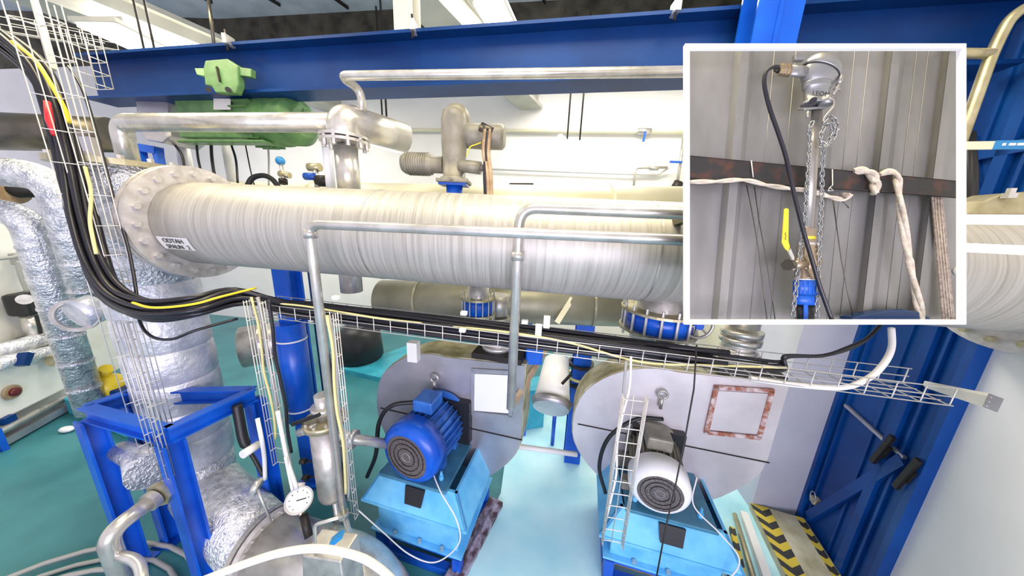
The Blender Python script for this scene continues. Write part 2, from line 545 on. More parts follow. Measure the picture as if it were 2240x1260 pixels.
# roof beams
e1 = onp(735, 222, WP, N1); e2 = onp(1165, 214, WP, N1)
for i, (e, lb) in enumerate(((e1, 'white painted roof beam running over the green gear motor to the wall'), (e2, 'white painted roof beam carrying the square ceiling lamp above the actuator'), (wall_pt(5.9, 7.2), 'white painted roof beam at the right beside the blue post'))):
    b = MB().ibeam(e, e - DB * 11.5, 0.62, 0.62, 0.09, 0.34)
    solo('roof_beam', lb, 'beam', b, 'beam_white')
# stub ends under the wall edge
for (u, v, lb) in ((930, 190, 'short dark bracket end on the back wall between the two beams'), (1284, 186, 'small dark bracket end on the back wall right of the second beam')):
    p = onp(u, v, WP, N1)
    solo('wall_bracket', lb, 'bracket', MB().prism([p - D1 * .12 - N1 * .4, p + D1 * .12 - N1 * .4, p + D1 * .12 - N1 * .4 - Z * .16], N1 * .4), 'dark')
# slanting roof braces at the right
a = P(1840, -20, 6.0); b = P(1715, 60, 6.6)
solo('roof_brace', 'slanted white roof brace right of the blue post', 'beam', MB().bar(a, b, 0.22, 0.22), 'beam_white')
mb = MB().bar(onp(1905, -60, WP - N1 * 1.5, N1), onp(1885, 60, WP - N1 * 1.5, N1), 0.42, 0.42, up=N1)
solo('roof_post', 'grey violet post above the blue beam left of the cream wall', 'post', mb, 'pillar')
# white hanger post over the beam
a = P(893, 84, 3.10)
mb = MB().ibeam(a, a + Z * 5.6, 0.20, 0.22, 0.03, 0.03, up=N1)
solo('hanger_post', 'white steel post rising from the blue beam to the roof', 'post', mb, 'beam_white')

# ---- roof lamps
def roof_lamp(px, z, label):
    pts = [onz(u, v, z) for u, v in px]
    c = sum(pts, V()) / 4
    L = ((pts[3] - pts[0]).length + (pts[2] - pts[1]).length) / 2
    W_ = ((pts[1] - pts[0]).length + (pts[2] - pts[3]).length) / 2
    d = ((pts[3] + pts[2]) - (pts[0] + pts[1])).normalized(); s_ = d.cross(Z)
    t = thing('ceiling_lamp', label, 'lamp', c, group=None)
    part('diffuser', MB().box(c, (L, W_, 0.05), (d, s_, Z)), 'lamp', t, bevel=0.01)
    part('housing', MB().box(c + Z * 0.06, (L + .1, W_ + .1, 0.07), (d, s_, Z)), 'beam_white', t, bevel=0.01)
    part('mounting', MB().box(c + Z * 0.18, (L * .3, W_ * .4, 0.17), (d, s_, Z)), 'beam_white', t)


roof_lamp([(1035, 4), (1092, 2), (1130, 77), (1078, 77)], 6.72, 'bright rectangular ceiling lamp under the roof beam at top centre')
roof_lamp([(198, 62), (232, 52), (366, 104), (300, 118)], 6.72, 'long bright ceiling lamp over the left end of the blue beam')


def hanging_lamp(u, v, d, rods, label):
    c = P(u, v, d)
    t = thing('hanging_lamp', label, 'lamp', c - Z * 0.1)
    s_ = DB.cross(Z)
    part('shade', MB().prism([c + DB * -.5 + s_ * -.12, c - DB * .5 + s_ * .12, c - DB * .5 + s_ * .04 + Z * .1, c - DB * .5 - s_ * .04 + Z * .1], DB * 1.0), 'white_paint', t)
    part('tube', MB().box(c - Z * .03, (1.0, .2, .05), (DB, s_, Z)), 'lamp_soft', t, bevel=0.01)
    for k in range(rods):
        q = c + D1 * (0.02 + .3 * k) + Z * .1
        part('rod', MB().cyl(q, q + Z * 2.6, .02, n=8), 'dark', t)


hanging_lamp(838, 318, 6.6, 1, 'slim hanging lamp right of the flanged elbow')
hanging_lamp(1238, 316, 6.9, 2, 'slim hanging lamp on two dark rods before the back wall')

# ---- pipes on the back wall
WN = WP - N1 * 0.12
solo('wall_pipe', 'long pale pipe across the back wall above the hanging lamp', 'pipe', MB().cyl(onp(800, 284, WN, N1), onp(2000, 292, WN, N1), .05, n=12), 'cream_duct')
solo('wall_pipe', 'thin grey pipe low on the back wall right of the actuator', 'pipe', MB().tube(fillet([onp(1040, 369, WN, N1), onp(1380, 381, WN, N1), onp(1440, 382, WN, N1), onp(1462, 368, WN, N1)], .1), .025, n=8), 'wire')
t = thing('branch_pipe', 'thin bent branch pipe with a small valve on the back wall', 'pipe', onp(1385, 430, WN, N1))
part('tube', MB().tube(fillet([onp(1383, 440, WN - N1 * .08, N1), onp(1390, 367, WN - N1 * .08, N1), onp(1460, 366, WN - N1 * .08, N1)], .1), .035, n=8), 'steel_dull', t)
part('valve', MB().cyl(onp(1420, 368, WN - N1 * .08, N1), onp(1440, 368, WN - N1 * .08, N1), .06, n=8).cyl(onp(1433, 368, WN - N1 * .08, N1), onp(1433, 354, WN - N1 * .08, N1), .02, n=6), 'steel', t)
t = thing('drain_pipe', 'upright pipe with a blue valve lever beside the framed view', 'pipe', onp(1478, 420, WN, N1))
part('tube', MB().cyl(onp(1478, 430, WN - N1 * .1, N1), onp(1496, 300, WN - N1 * .1, N1), .04, n=8), 'steel_dull', t)
part('lever', MB().bar(onp(1465, 354, WN - N1 * .2, N1), onp(1492, 355, WN - N1 * .2, N1), .05, .05), 'coupling', t, 'blue lever')
part('valve_body', MB().cyl(onp(1474, 418, WN - N1 * .1, N1), onp(1486, 398, WN - N1 * .1, N1), .13, n=8), 'dark', t)
t = thing('shutoff_valve', 'small valve with a blue lever on the long wall pipe', 'valve', onp(1408, 300, WN, N1))
part('body', MB().cyl(onp(1394, 287, WN - N1 * .02, N1), onp(1424, 287, WN - N1 * .02, N1), .085, n=10), 'steel', t)
part('lever', MB().bar(onp(1412, 288, WN - N1 * .12, N1), onp(1407, 310, WN - N1 * .12, N1), .05, .04, up=N1), 'coupling', t, 'blue lever')
solo('wall_vent', 'small dark slotted vent low on the back wall', 'vent', MB().prism([onp(1115, 401, WP, N1), onp(1167, 401, WP, N1), onp(1167, 409, WP, N1), onp(1115, 409, WP, N1)], -N1 * .05), 'dark')

# ================================================================ BIG STEEL
# blue crane beam
BD = 3.6
b0 = P(205, 157, 3.9); b1 = P(1120, 133, 3.0)
bd = (b1 - b0); bd.z = 0; bd.normalize()
zc = b1.z
b0.z = zc
bl = V((b0.x, b0.y, zc))
br_ = onp(2200, 100, b1, V((-bd.y, bd.x, 0)))
br_ = V((br_.x, br_.y, zc))
hh = 0.50
t = thing('crane_beam', 'long dark blue steel beam across the top of the hall', 'beam', (bl + br_) / 2 - Z * hh / 2)
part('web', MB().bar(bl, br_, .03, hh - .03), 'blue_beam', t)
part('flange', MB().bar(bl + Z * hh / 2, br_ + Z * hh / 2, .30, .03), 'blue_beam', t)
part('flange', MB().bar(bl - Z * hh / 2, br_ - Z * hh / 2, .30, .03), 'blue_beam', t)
bn = V((-bd.y, bd.x, 0)); bn = bn if bn.y > 0 else -bn
for u in (500, 905, 1468):
    p = onp(u, 90, b1 - bn * .16, bn); p.z = zc + hh / 2
    tt = thing('beam_clamp', {500: 'small steel clamp on the beam above the green gear motor', 905: 'small steel clamp on the beam beside the white post', 1468: 'small steel clamp on the beam left of the framed view'}[u], 'clamp', p)
    part('jaw', MB().box(p + Z * .02, (.05, .12, .10)), 'steel', tt, bevel=.005)
    part('screw', MB().cyl(p - bn * .02 - Z * .09, p - bn * .02 + Z * .12, .012, n=8), 'dark', tt)
# blue post
cp = onp(1677, 60, b1 - bn * .35, bn)
t = thing('blue_post', 'bright blue steel post in front of the crane beam above the framed view', 'post', V((cp.x, cp.y, 5.2)))
q = V((cp.x, cp.y, 5.2)); Lq = Z * 4.4
part('web', MB().bar(q, q + Lq, .03, .3, up=bn), 'blue', t)
part('flange', MB().bar(q - bn * .13, q - bn * .13 + Lq, .32, .02, up=bn), 'blue', t)
part('flange', MB().bar(q + bn * .13, q + bn * .13 + Lq, .32, .02, up=bn), 'blue', t)

# ---- main pipe
m0 = P(352, 484, 3.0); m1 = P(1120, 533, 2.5)
md = (m1 - m0).normalized()
m0 = m0 + md * .47
PR = 0.405
mend = m0 + md * 7.5
t = thing('main_pipe', 'huge brushed steel pipe crossing the picture from the left column to the right', 'pipe', (m0 + mend) / 2 - Z * PR)
pipe = part('barrel', MB().rev(m0, md, [(i * .5, PR) for i in range(15)] + [(7.5, PR)], 56), 'brushed', t)
part('flange', MB().ring(m0 + md * .03, md, PR, PR * 1.37, .045, 56), 'flange', t)
bolts(t, m0 + md * .065, md, PR * 1.2, 20, .026, .035)
# weld seams
for s_ in (2.1, 4.4):
    part('weld_seam', MB().ring(m0 + md * s_, md, PR - .01, PR + .004, .012, 56), 'steel_dull', t)
# sticker with two lines of print
x_, y_, z_ = D1, Z, N1
cpt = onp(398, 538, m0, N1)
# local frame on the pipe surface
ang = math.radians(-24)
s0 = (P(400, 540, 2.64) - m0).dot(md)
rad_dir = (-N1 * math.cos(ang) + Z * math.sin(ang)).normalized()
tan_dir = md.cross(rad_dir); tan_dir = tan_dir if tan_dir.z > 0 else -tan_dir
sc_ = m0 + md * s0 + rad_dir * (PR + .004)
rows = []
mbs = MB()
for k in range(7):
    aa = ang + math.radians(-9 + 3 * k)
    rd = (-N1 * math.cos(aa) + Z * math.sin(aa)).normalized()
    rows += [m0 + md * (s0 - .17) + rd * (PR + .004), m0 + md * (s0 + .17) + rd * (PR + .004)]
mbs.add(rows, [(2 * k, 2 * k + 1, 2 * k + 3, 2 * k + 2) for k in range(6)])
st_ = part('sticker', mbs, 'label', t, 'small white sticker with two dark printed lines')
text_mesh('ODTAH', .062, .001, sc_ + tan_dir * .028 + rad_dir * .005, md, tan_dir, 'print', t, name='lettering')
text_mesh('SPALIN', .058, .001, sc_ - tan_dir * .032 + rad_dir * .005 - md * .022, md, tan_dir, 'print', t, name='lettering')
text_mesh('2', .058, .001, sc_ - tan_dir * .032 + rad_dir * .005 + md * .125, md, tan_dir, 'print', t, name='number')
part('outlet_stub', MB().cyl(m0 + md * 1.69, m0 + md * 1.69 - Z * (PR + .17), .1, n=24), 'steel', t)
# right-hand flange pair and brass flange
rf = onp(2215, 585, m0 - N1 * 0, N1)
sR = (rf - m0).dot(md)
fr0 = m0 + md * (sR - .0)
part('flange', MB().ring(fr0, md, PR, PR * 1.36, .05, 56), 'flange', t)
part('flange', MB().ring(fr0 + md * .06, md, PR, PR * 1.36, .05, 56), 'dark_pipe', t)
bolts(t, fr0 - md * .04, md, PR * 1.19, 20, .024, .05, 'bronze')

# ---- second horizontal ducts behind
def duct(label, u0, v0, d0, u1, v1, d1, r, m, s=0, name='duct'):
    a = P(u0, v0, d0); b = P(u1, v1, d1)
    tt = thing(name, label, 'pipe', (a + b) / 2 - Z * r)
    part('barrel', MB().cyl(a, b, r, n=36), m, tt)
    d = (b - a).normalized()
    for k in range(s):
        c = a + (b - a) * ((k + .5) / s)
        part('seam', MB().ring(c, d, r - .005, r + .012, .03, 36), m, tt)
    return tt


duct('pale cream duct running behind the huge pipe', 300, 447, 4.52, 1900, 480, 3.5, .36, 'cream_duct', 5)
duct('olive grey duct seen under the huge pipe', 838, 655, 4.4, 1400, 668, 3.9, .30, 'olive_duct', 3)

# ---- foil column on the left
cc = P(376, 780, 3.25); CX, CY = cc.x, cc.y
CR = 0.35


def col(z): return V((CX, CY, z))


def z_at(x, y, v):
    lo, hi = -1, 12
    for _ in range(50):
        mid = (lo + hi) / 2
        c = R3.transposed() @ (V((x, y, mid)) - CAMLOC)
        vv = 630 - F * c.y / -c.z
        if vv > v: lo = mid
        else: hi = mid
    return lo


ztop = z_at(CX, CY, 368); zbot = 1.0
_q = P(376, 780, 2.95); ft = z_at(_q.x, _q.y, 870)
t = thing('insulated_column', 'tall upright pipe wrapped in quilted silver foil inside the blue stand', 'pipe', col(zbot))
zs = []
prof = []
k = 0
zz = zbot
segs = 9
hseg = (ztop - zbot) / segs
for i in range(segs):
    z0 = zbot + i * hseg; z1 = z0 + hseg
    mbq = MB().rev(col(z0), Z, [(0, CR - .012), (.03, CR), (hseg * .5, CR + .006), (hseg - .03, CR), (hseg, CR - .012)], 44, cap=False)
    part('foil_wrap', mbq, 'foil_net' if i < 6 else 'foil', t)
part('top_flange', MB().ring(col(ztop + .02), Z, .12, CR * 1.25, .05, 40), 'bronze', t)
bolts(t, col(ztop + .06), Z, CR * 1.12, 14, .025, .04, 'steel_dull')
part('core', MB().cyl(col(zbot), col(ztop), CR - .03, n=30), 'foil', t)
# foil elbow that feeds the main pipe
t = thing('foil_branch', 'crumpled silver foil sleeve between the column and the huge pipe flange', 'pipe', m0 - md * .5 - Z * .45)
part('sleeve', MB().cyl(V((CX, CY, m0.z)), m0 - md * .02, PR * .9, PR * 1.0, n=40), 'foil', t)
part('flange', MB().ring(m0 - md * .03, md, PR, PR * 1.37, .045, 56), 'flange', t)

# ---- wide steel elbow at the bottom, leaving the column
q0 = col(zbot + .1); q0b = col(zbot - .25)
qd = P(1000, 1420, 2.45)
s1 = P(582, 1200, 3.0); s2 = P(775, 1262, 2.8); s3 = P(835, 1330, 2.45)
t = thing('lower_pipe', 'wide shiny steel pipe with a flange bending down at the bottom of the picture', 'pipe', V((s2.x, s2.y, 0)))
ld = (s2 - s1).normalized()
LR = 0.33
path = fillet([s1, s2, V((s2.x + ld.x * .25, s2.y + ld.y * .25, s2.z - .3)), V((s2.x + ld.x * .30, s2.y + ld.y * .30, 0.06))], [.3, .35], 8)
part('barrel', MB().tube(path, LR, 40), 'steel', t)
part('flange', MB().ring(s1 + ld * .05, ld, LR - .01, LR * 1.17, .05, 48), 'flange', t)
part('flange', MB().ring(s1 - ld * .02, ld, LR - .01, LR * 1.17, .05, 48), 'steel_dull', t)
bolts(t, s1 + ld * .09, ld, LR * 1.09, 22, .012, .02, 'steel_dull')
t = thing('foil_elbow', 'crinkled foil elbow joining the silver column to the wide steel pipe', 'pipe', V((s1.x, s1.y, s1.z - .4)))
part('sleeve', MB().tube(fillet([col(zbot + .05), V((CX, CY, s1.z + .02)), s1 - ld * .03], .42, 8), [CR - .02] * 3 + [CR - .04] * 3 + [LR] * 5, 36), 'foil', t)

# ---- blue stand around the column
zf = ft - .02
A_ = onz(190, 902, zf); B_ = onz(556, 862, zf); C_ = onz(368, 952, zf); Dd = onz(285, 868, zf)
t = thing('blue_stand', 'bright blue welded steel stand around the silver column', 'frame', ((A_ + B_ + C_ + Dd) / 4) - Z * zf)
for p, q in ((A_, C_), (C_, B_), (A_, Dd), (Dd, B_)):
    part('rail', MB().ibeam(p, q, .10, .15, .018, .018), 'blue', t)
for p in (A_, B_, C_, Dd):
    g = V((p.x, p.y, 0.0))
    fc = MB(); dd = (B_ - C_); dd.z = 0
    fc.ibeam(g, p - Z * .075, .15, .15, .02, .02, up=dd.normalized())
    lg = part('leg', fc, 'blue', t)
    part('foot_plate', MB().box(g + Z * .01, (.24, .24, .02)), 'blue', lg)
# ================================================================ BLOWERS
FY = math.radians(-14)


def blower(name, label, base, motor_mat, cover_mat, case_mat, rim_mat, plate_mat, MR=.34, mx=-.07, mz=1.56, dz=0.0, sx=1.0):
    """centrifugal blower in its own frame: x right, y away, z up; the motor's fan cover looks at the viewer"""
    t = thing(name, label, 'blower', base, FY)
    t.scale = (sx, 1, 1); WM[t] = WM[t] @ Matrix.Diagonal((sx, 1, 1, 1))
    L = dict(local=True)
    # scroll casing
    cy0, cy1 = .62, 1.06
    C0 = V((0.02, 0, 1.46))
    out = []
    for k in range(0, 38):
        a = -8 - k * (262 / 37)            # clockwise from the right, round the bottom and the left, up to the top
        f_ = k / 37
        r = 1.0 - .10 * math.sin(min(1, f_ * 1.6) * PI) * 1.0 + .0 * f_
        r = .97 if f_ < .02 else (.90 + .16 * min(1, max(0, (f_ - .25) / .35)) if f_ > .1 else .97 - .07 * f_ / .1)
        if f_ > .75: r = 1.06 - .16 * (f_ - .75) / .25
        out.append(C0 + V((math.cos(math.radians(a)), 0, math.sin(math.radians(a)))) * r)
    out += [V((1.0, 0, 2.42)), V((1.0, 0, 1.5))]
    front = [p + V((0, cy0, 0)) for p in out]
    case = part('casing', MB().prism(front, V((0, cy1 - cy0, 0))), case_mat, t, **L)
    # rolled rim bands standing proud of the side plates
    rim = MB(); n = len(out)
    o2 = [C0 + (p - C0) * 1.012 for p in out]
    for k in range(n):
        a, b = o2[k], o2[(k + 1) % n]
        a0, b0 = out[k], out[(k + 1) % n]
        f = V((0, cy0 + .02, 0)); g = V((0, cy1 - .02, 0))
        rim.add([a + f, b + f, b + g, a + g], [(0, 1, 2, 3)])
        rim.add([a + f, b + f, b0 + f, a0 + f], [(0, 1, 2, 3)])
        rim.add([a + g, b + g, b0 + g, a0 + g], [(0, 1, 2, 3)])
    part('rim', rim, rim_mat, t, 'stained rim band', **L)
    sl = MB()
    sl.box((0.02, cy0 - .004, 1.44), (2.0, .008, .014)); part('seam', sl, 'dark', case, local=True)
    # inspection plate
    ip = part('inspection_plate', MB().prism([V((.40, cy0 - .02, 1.72)), V((.84, cy0 - .02, 1.78)), V((.84, cy0 - .02, 2.28)), V((.40, cy0 - .02, 2.22))], V((0, .02, 0))), plate_mat, t, local=True)
    fr = MB()
    for (a, b) in (((.36, 1.68), (.88, 1.74)), ((.36, 2.26), (.88, 2.32)), ((.38, 1.68), (.38, 2.28)), ((.86, 1.74), (.86, 2.32))):
        fr.bar(V((a[0], cy0 - .018, a[1])), V((b[0], cy0 - .018, b[1])), .045, .02, up=V((0, 1, 0)))
    part('plate_frame', fr, 'rusty' if plate_mat != 'white_paint' else 'galv', ip, local=True)
    # inlet opening shadow box behind the motor
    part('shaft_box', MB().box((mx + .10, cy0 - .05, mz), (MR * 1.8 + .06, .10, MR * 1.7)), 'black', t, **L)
    # lifting eye and hook over the motor
    part('lifting_eye', MB().tube([V((-.12 + .05 * math.cos(a), cy0 - .05, 2.08 + .05 * math.sin(a))) for a in [i * PI / 6 for i in range(12)]], .014, 8, closed=True).cyl((-.12, cy0 - .05, 1.90), (-.12, cy0 - .05, 2.04), .02, n=8), 'steel_dull', t, **L)
    # outlet neck on top: clamp frames and bellows
    neck = MB()
    part('outlet_frame', MB().box((.66, .84, 2.46), (.60, .50, .07)), 'dark', t, local=True, bevel=.008)
    for k in range(3):
        part('outlet_ring', MB().cyl((.60, .84, 2.49 + .13 * k), (.60, .84, 2.54 + .13 * k), .19 - .02 * (k % 2), n=24), 'steel', t, **L)
    part('outlet_bellows', MB().rev(V((.60, .84, 2.49)), Z, [(i * .04, .135 + .02 * (i % 2)) for i in range(11)], 24), 'steel_dull', t, **L)
    # motor
    mc = V((mx, -.12, mz)); ax = V((.10, 1, 0)).normalized()
    mot = part('motor', MB().rev(mc + ax * .22, ax, [(0, MR * .82), (.42, MR * .82), (.47, MR * .6), (.53, MR * .55)], 32), motor_mat, t, **L)
    fins = 26
    sx_, sz_, _ = frame_of(ax)
    proto = None
    for k in range(fins):
        a = 2 * PI * k / fins
        rd = sx_ * math.cos(a) + sz_ * math.sin(a); tn = ax.cross(rd)
        mbf = MB().box(mc + ax * .42 + rd * MR * .88, (.40, .008, MR * .16), (ax, tn, rd))
        part('cooling_fin', mbf, motor_mat, mot, local=True)
    cov = part('fan_cover', MB().rev(mc, ax, [(0, MR * .74), (.012, MR * .86), (.05, MR * .99), (.10, MR * 1.03), (.23, MR * 1.03), (.235, MR * .9)], 40, cap=False), cover_mat, t, **L)
    part('grille', MB().cyl(mc + ax * .004, mc + ax * .02, MR * .75, n=40), 'grille', cov, local=True)
    for k in range(4):
        part('grille_ring', MB().ring(mc + ax * .001, ax, MR * (.14 + .16 * k), MR * (.155 + .16 * k), .008, 32), 'dark' if k else 'galv', cov, local=True)
    tb = MB().box(mc + ax * .42 + V((-.02, 0, MR * 1.16)), (.24, .26, .15))
    tbo = part('terminal_box', tb, motor_mat, mot, local=True, bevel=.02)
    part('flange_plate', MB().rev(mc + ax * .68, ax, [(0, MR * 1.08), (.04, MR * 1.08)], 32), motor_mat, t, **L)
    for sx in (-1, 1):
        for y in (.20, .52):
            part('motor_foot', MB().box((mx + sx * .22, y, 1.27 + dz), (.12, .10, .13)), motor_mat, t, local=True, bevel=.008)
    # pedestal: motor plate, skirt, channel, floor frame
    part('motor_plate', MB().box((-.05, .38, 1.19 + dz), (.82, .92, .04)), 'plate_blue', t, label=None, local=True, bevel=.006)
    sk = MB().prism([V((-.68, -.13, .84)), V((.62, -.13, .84)), V((.46, -.02, 1.16)), V((-.50, -.02, 1.16))], V((0, .03, 0)))
    sk.prism([V((.62, -.13, .84)), V((.62, .95, .84)), V((.46, .90, 1.16)), V((.46, -.02, 1.16))], V((-.03, 0, 0)))
    sk.prism([V((-.68, -.13, .84)), V((-.68, .95, .84)), V((-.50, .90, 1.16)), V((-.50, -.02, 1.16))], V((.03, 0, 0)))
    sk.box((-.03, .4, .83), (1.30, 1.08, .03))
    for p in sk.v: p.z += dz
    skirt = part('upper_skirt', sk, 'sky_blue', t, local=True)
    part('cutout', MB().prism([V((-.12, -.112, .95 + dz)), V((.08, -.112, .95 + dz)), V((.10, -.05, 1.12 + dz)), V((-.14, -.05, 1.12 + dz))], V((0, -.012, 0))), 'black', skirt, local=True)
    part('support_channel', MB().box((-.03, .42, .60 + dz / 2), (1.02, .94, .44 + dz)), 'sky_blue', t, local=True, bevel=.01)
    part('channel_lip', MB().box((-.03, .42, .39), (1.16, 1.06, .025)), 'sky_blue', t, local=True)
    ffm = MB()
    for (c, s) in (((-.03, -.03, .34), (1.1, .10, .07)), ((-.03, -.03, .045), (1.1, .10, .09)), ((-.53, -.03, .2), (.1, .10, .36)), ((.47, -.03, .2), (.1, .10, .36)),
                   ((-.53, .44, .34), (.1, .9, .07)), ((.47, .44, .34), (.1, .9, .07)), ((-.53, .44, .045), (.1, .9, .09)), ((.47, .44, .045), (.1, .9, .09)), ((-.53, .88, .2), (.1, .1, .36)), ((.47, .88, .2), (.1, .1, .36))):
        ffm.box(c, s)
    part('floor_frame', ffm, 'blue', t, local=True, bevel=.006)
    part('inner_plate', MB().box((-.03, .10, .2), (.9, .02, .3)), 'brown_bar', t, local=True)
    for x in (-.36, .24):
        for y in (.05, .66):
            part('anchor_bolt', MB().rev(V((x, y, 1.21 + dz)), Z, [(0, .026), (.05, .026), (.051, .014), (.10, .014)], 8, False), 'sky_blue', t, local=True)
    for x in (-.30, .02, .30):
        part('lip_bolt', MB().rev(V((x, -.08, .40)), Z, [(0, .022), (.03, .022)], 6, False), 'steel', t, local=True)
    return t


O1 = onz(925, 1225); O1.z = .0
O2 = onz(1438, 1300); O2.z = .053
f1 = blower('centrifugal_blower', 'left blower with a bright blue motor and grey sheet casing', O1, 'blue_motor', 'blue', 'galv', 'stained', 'white_paint')
f2 = blower('centrifugal_blower', 'right blower with a grey white motor and rust framed plate on its casing', O2, 'grey_cast', 'white_paint', 'galv_warm', 'stained', 'galv_warm', MR=.27, mx=-.20, mz=1.40, dz=-.13, sx=1.05)


def loc(o, x, y, z): return WM[o] @ V((x, y, z))


# cables of the two motors
solo('motor_cable', 'thick black cable looping left from the blue motor', 'cable',
     MB().tube(smooth_path([loc(f1, -.14, .22, 1.98), loc(f1, -.38, .10, 1.96), loc(f1, -.52, .05, 1.75), loc(f1, -.60, .05, 1.3), loc(f1, -.78, .08, .9)], 8), .024, 10), 'black')
solo('motor_cable', 'thick dark cable looping left from the grey white motor', 'cable',
     MB().tube(smooth_path([loc(f2, -.16, .30, 1.95), loc(f2, -.42, .25, 1.92), loc(f2, -.66, .22, 1.65), loc(f2, -.72, .22, 1.25), loc(f2, -.62, .22, .9)], 8), .022, 10), 'black')
solo('thin_cable', 'thin white cable hanging in a loop in front of the left blower pedestal', 'cable',
     MB().tube(smooth_path([loc(f1, .16, .1, 1.50), loc(f1, .14, .05, 1.30), loc(f1, .30, -.08, 1.20), loc(f1, .52, -.16, 1.0), loc(f1, .56, -.2, .75), loc(f1, .30, -.22, .42), loc(f1, -.02, -.22, .40), loc(f1, -.32, -.24, .62), loc(f1, -.62, -.26, .86)], 8), .007, 8), 'white_sheath')
solo('thin_cable', 'thin white cable hanging from the right motor over its pedestal', 'cable',
     MB().tube(smooth_path([loc(f2, .16, .1, 1.50), loc(f2, .14, 0, 1.25), loc(f2, .34, -.12, 1.12), loc(f2, .5, -.18, .95), loc(f2, .42, -.22, .72), loc(f2, .2, -.22, .55)], 8), .007, 8), 'white_sheath')

# kerb right of the left blower
k0, k1 = onz(992, 1262, .06), onz(1082, 1098, .06)
kd = (k1 - k0).normalized()
k0 = k0 - kd * .6
kx = V((kd.y, -kd.x, 0))
k0g = V((k0.x, k0.y, .055)); k1g = V((k1.x, k1.y, .055))
solo('rusty_kerb', 'dark rusty steel kerb on the floor right of the left blower', 'kerb',
     MB().prism([k0g - kx * .07, k0g + kx * .13, k1g + kx * .13, k1g - kx * .07], Z * .07).prism([k0g + kx * .04 + Z * .07, k0g + kx * .06 + Z * .07, k1g + kx * .06 + Z * .07, k1g + kx * .04 + Z * .07], Z * .03), 'kerb')

# ================================================================ STEEL PIPES IN FRONT
def pipe(label, pts, r, m, rad=.12, n=18, name='steel_pipe', group=None, collars=()):
    path = fillet(pts, rad, 8)
    lo = min(path, key=lambda p: p.z)
    t = thing(name, label, 'pipe', lo, 0, group)
    part('tube', MB().tube(path, r, n), m, t)
    for c, ax in collars:
        part('collar', MB().cyl(V(c) - V(ax) * .03, V(c) + V(ax) * .03, r * 1.3, n=n), m, t)
    return t


def down(p, v):      # the point straight below / above p that shows in pixel row v
    return V((p.x, p.y, z_at(p.x, p.y, v)))


a = P(676, 490, 2.05); e = P(1560, 528, 1.62)
pf = down(a, 1125)
t = pipe('slim steel pipe bent down in front of the huge pipe, longest and nearest', [P(1900, 545, 1.42), e, a, pf], .034, 'steel', .10, collars=[(pf, (0, 0, 1)), (down(a, 512), (0, 0, 1))])
pg = V((pf.x + .06, pf.y, .0))
pipe('thin steel rod going on down from the slim pipe to the floor', [pf + Z * .05, V((pf.x + .05, pf.y, pf.z - .35)), V((pf.x + .05, pf.y, .0))], .024, 'steel', .05, n=12, name='steel_rod')
a = P(1137, 455, 1.98); e = P(1560, 470, 1.72)
pb = down(a, 893)
pipe('slim steel pipe bent down in front of the huge pipe, ending over the left blower', [P(1900, 482, 1.5), e, a, pb], .037, 'steel', .13, collars=[(down(a, 560), (0, 0, 1))])
# top rail along the crane beam
a = P(742, 166, 2.8); e = P(1900, 152, 2.2)
pipe('pale steel rail along the lower edge of the crane beam', [e, a, P(789, 196, 3.0), down(P(789, 196, 3.0), 246)], .042, 'steel', .10, name='steel_rail')
# elbow with flange standing on the huge pipe
v0 = P(757, 330, 3.05); vb = down(v0, 440); vt = down(v0, 262)
t = thing('flanged_elbow', 'upright steel pipe with bolted flange and wide elbow standing behind the huge pipe', 'pipe', vb)
el = fillet([down(v0, 308), vt + Z * .0, vt + DB * .62 - Z * .02 + D1 * .18], .28, 10)
part('lower_tube', MB().cyl(vb, down(v0, 322), .115, n=28), 'steel', t)
part('elbow', MB().tube(el, .165, 28), 'steel', t)
for v_ in (302, 312):
    part('flange', MB().ring(down(v0, v_), Z, .10, .24, .028, 36), 'steel', t)
bolts(t, down(v0, 307) - Z * .02, Z, .205, 10, .022, .13, 'steel_dull')
# the pipe that runs left from the elbow and turns down onto the column
a = P(262, 268, 3.42)
pipe('thick steel pipe in front of the green gear motor turning down at its left end', [P(752, 268, 3.05), a, V((a.x, a.y, ztop + .06))], .098, 'steel', .16, n=28, collars=[(V((a.x, a.y, ztop + .08)), (0, 0, 1))])
# small tall side pipes
for (u, v, d, vv, r, lb) in ((715, 320, 3.25, 405, .05, 'short white upright pipe just left of the flanged elbow'),):
    p = P(u, v, d); pipe(lb, [p, down(p, vv + 30)], r, 'white_paint', .1)
t = thing('valve_cluster', 'small blue handled valve cluster behind the huge pipe left of the elbow', 'valve', P(700, 410, 3.6))
for (u, v, r, mm, nm) in ((688, 366, .05, 'bronze', 'body'), (680, 386, .045, 'coupling', 'knob'), (708, 396, .07, 'dark', 'flange')):
    c = P(u, v, 3.6); part(nm, MB().cyl(c - D1 * .08, c + D1 * .08, r, n=12), mm, t)
part('stem', MB().cyl(P(690, 362, 3.6), P(694, 410, 3.6), .03, n=8), 'steel', t)
t = thing('needle_valve', 'small valve with a light blue knob alone behind the huge pipe', 'valve', P(622, 400, 3.7))
part('knob', MB().ball(P(613, 352, 3.7), .055, 12, 8), 'tape_blue', t)
part('stem', MB().cyl(P(614, 356, 3.7), P(622, 400, 3.7), .022, n=8), 'steel', t)
part('body', MB().cyl(P(612, 380, 3.7), P(634, 384, 3.7), .04, n=10), 'bronze', t)
part('foot', MB().cyl(P(619, 392, 3.7), P(620, 402, 3.7), .05, n=10), 'dark', t)

# ================================================================ GREEN GEAR MOTOR
t = thing('gear_motor', 'green gear motor hanging under the blue crane beam', 'motor', P(520, 318, 3.9))
gd = 3.9
gx = D1


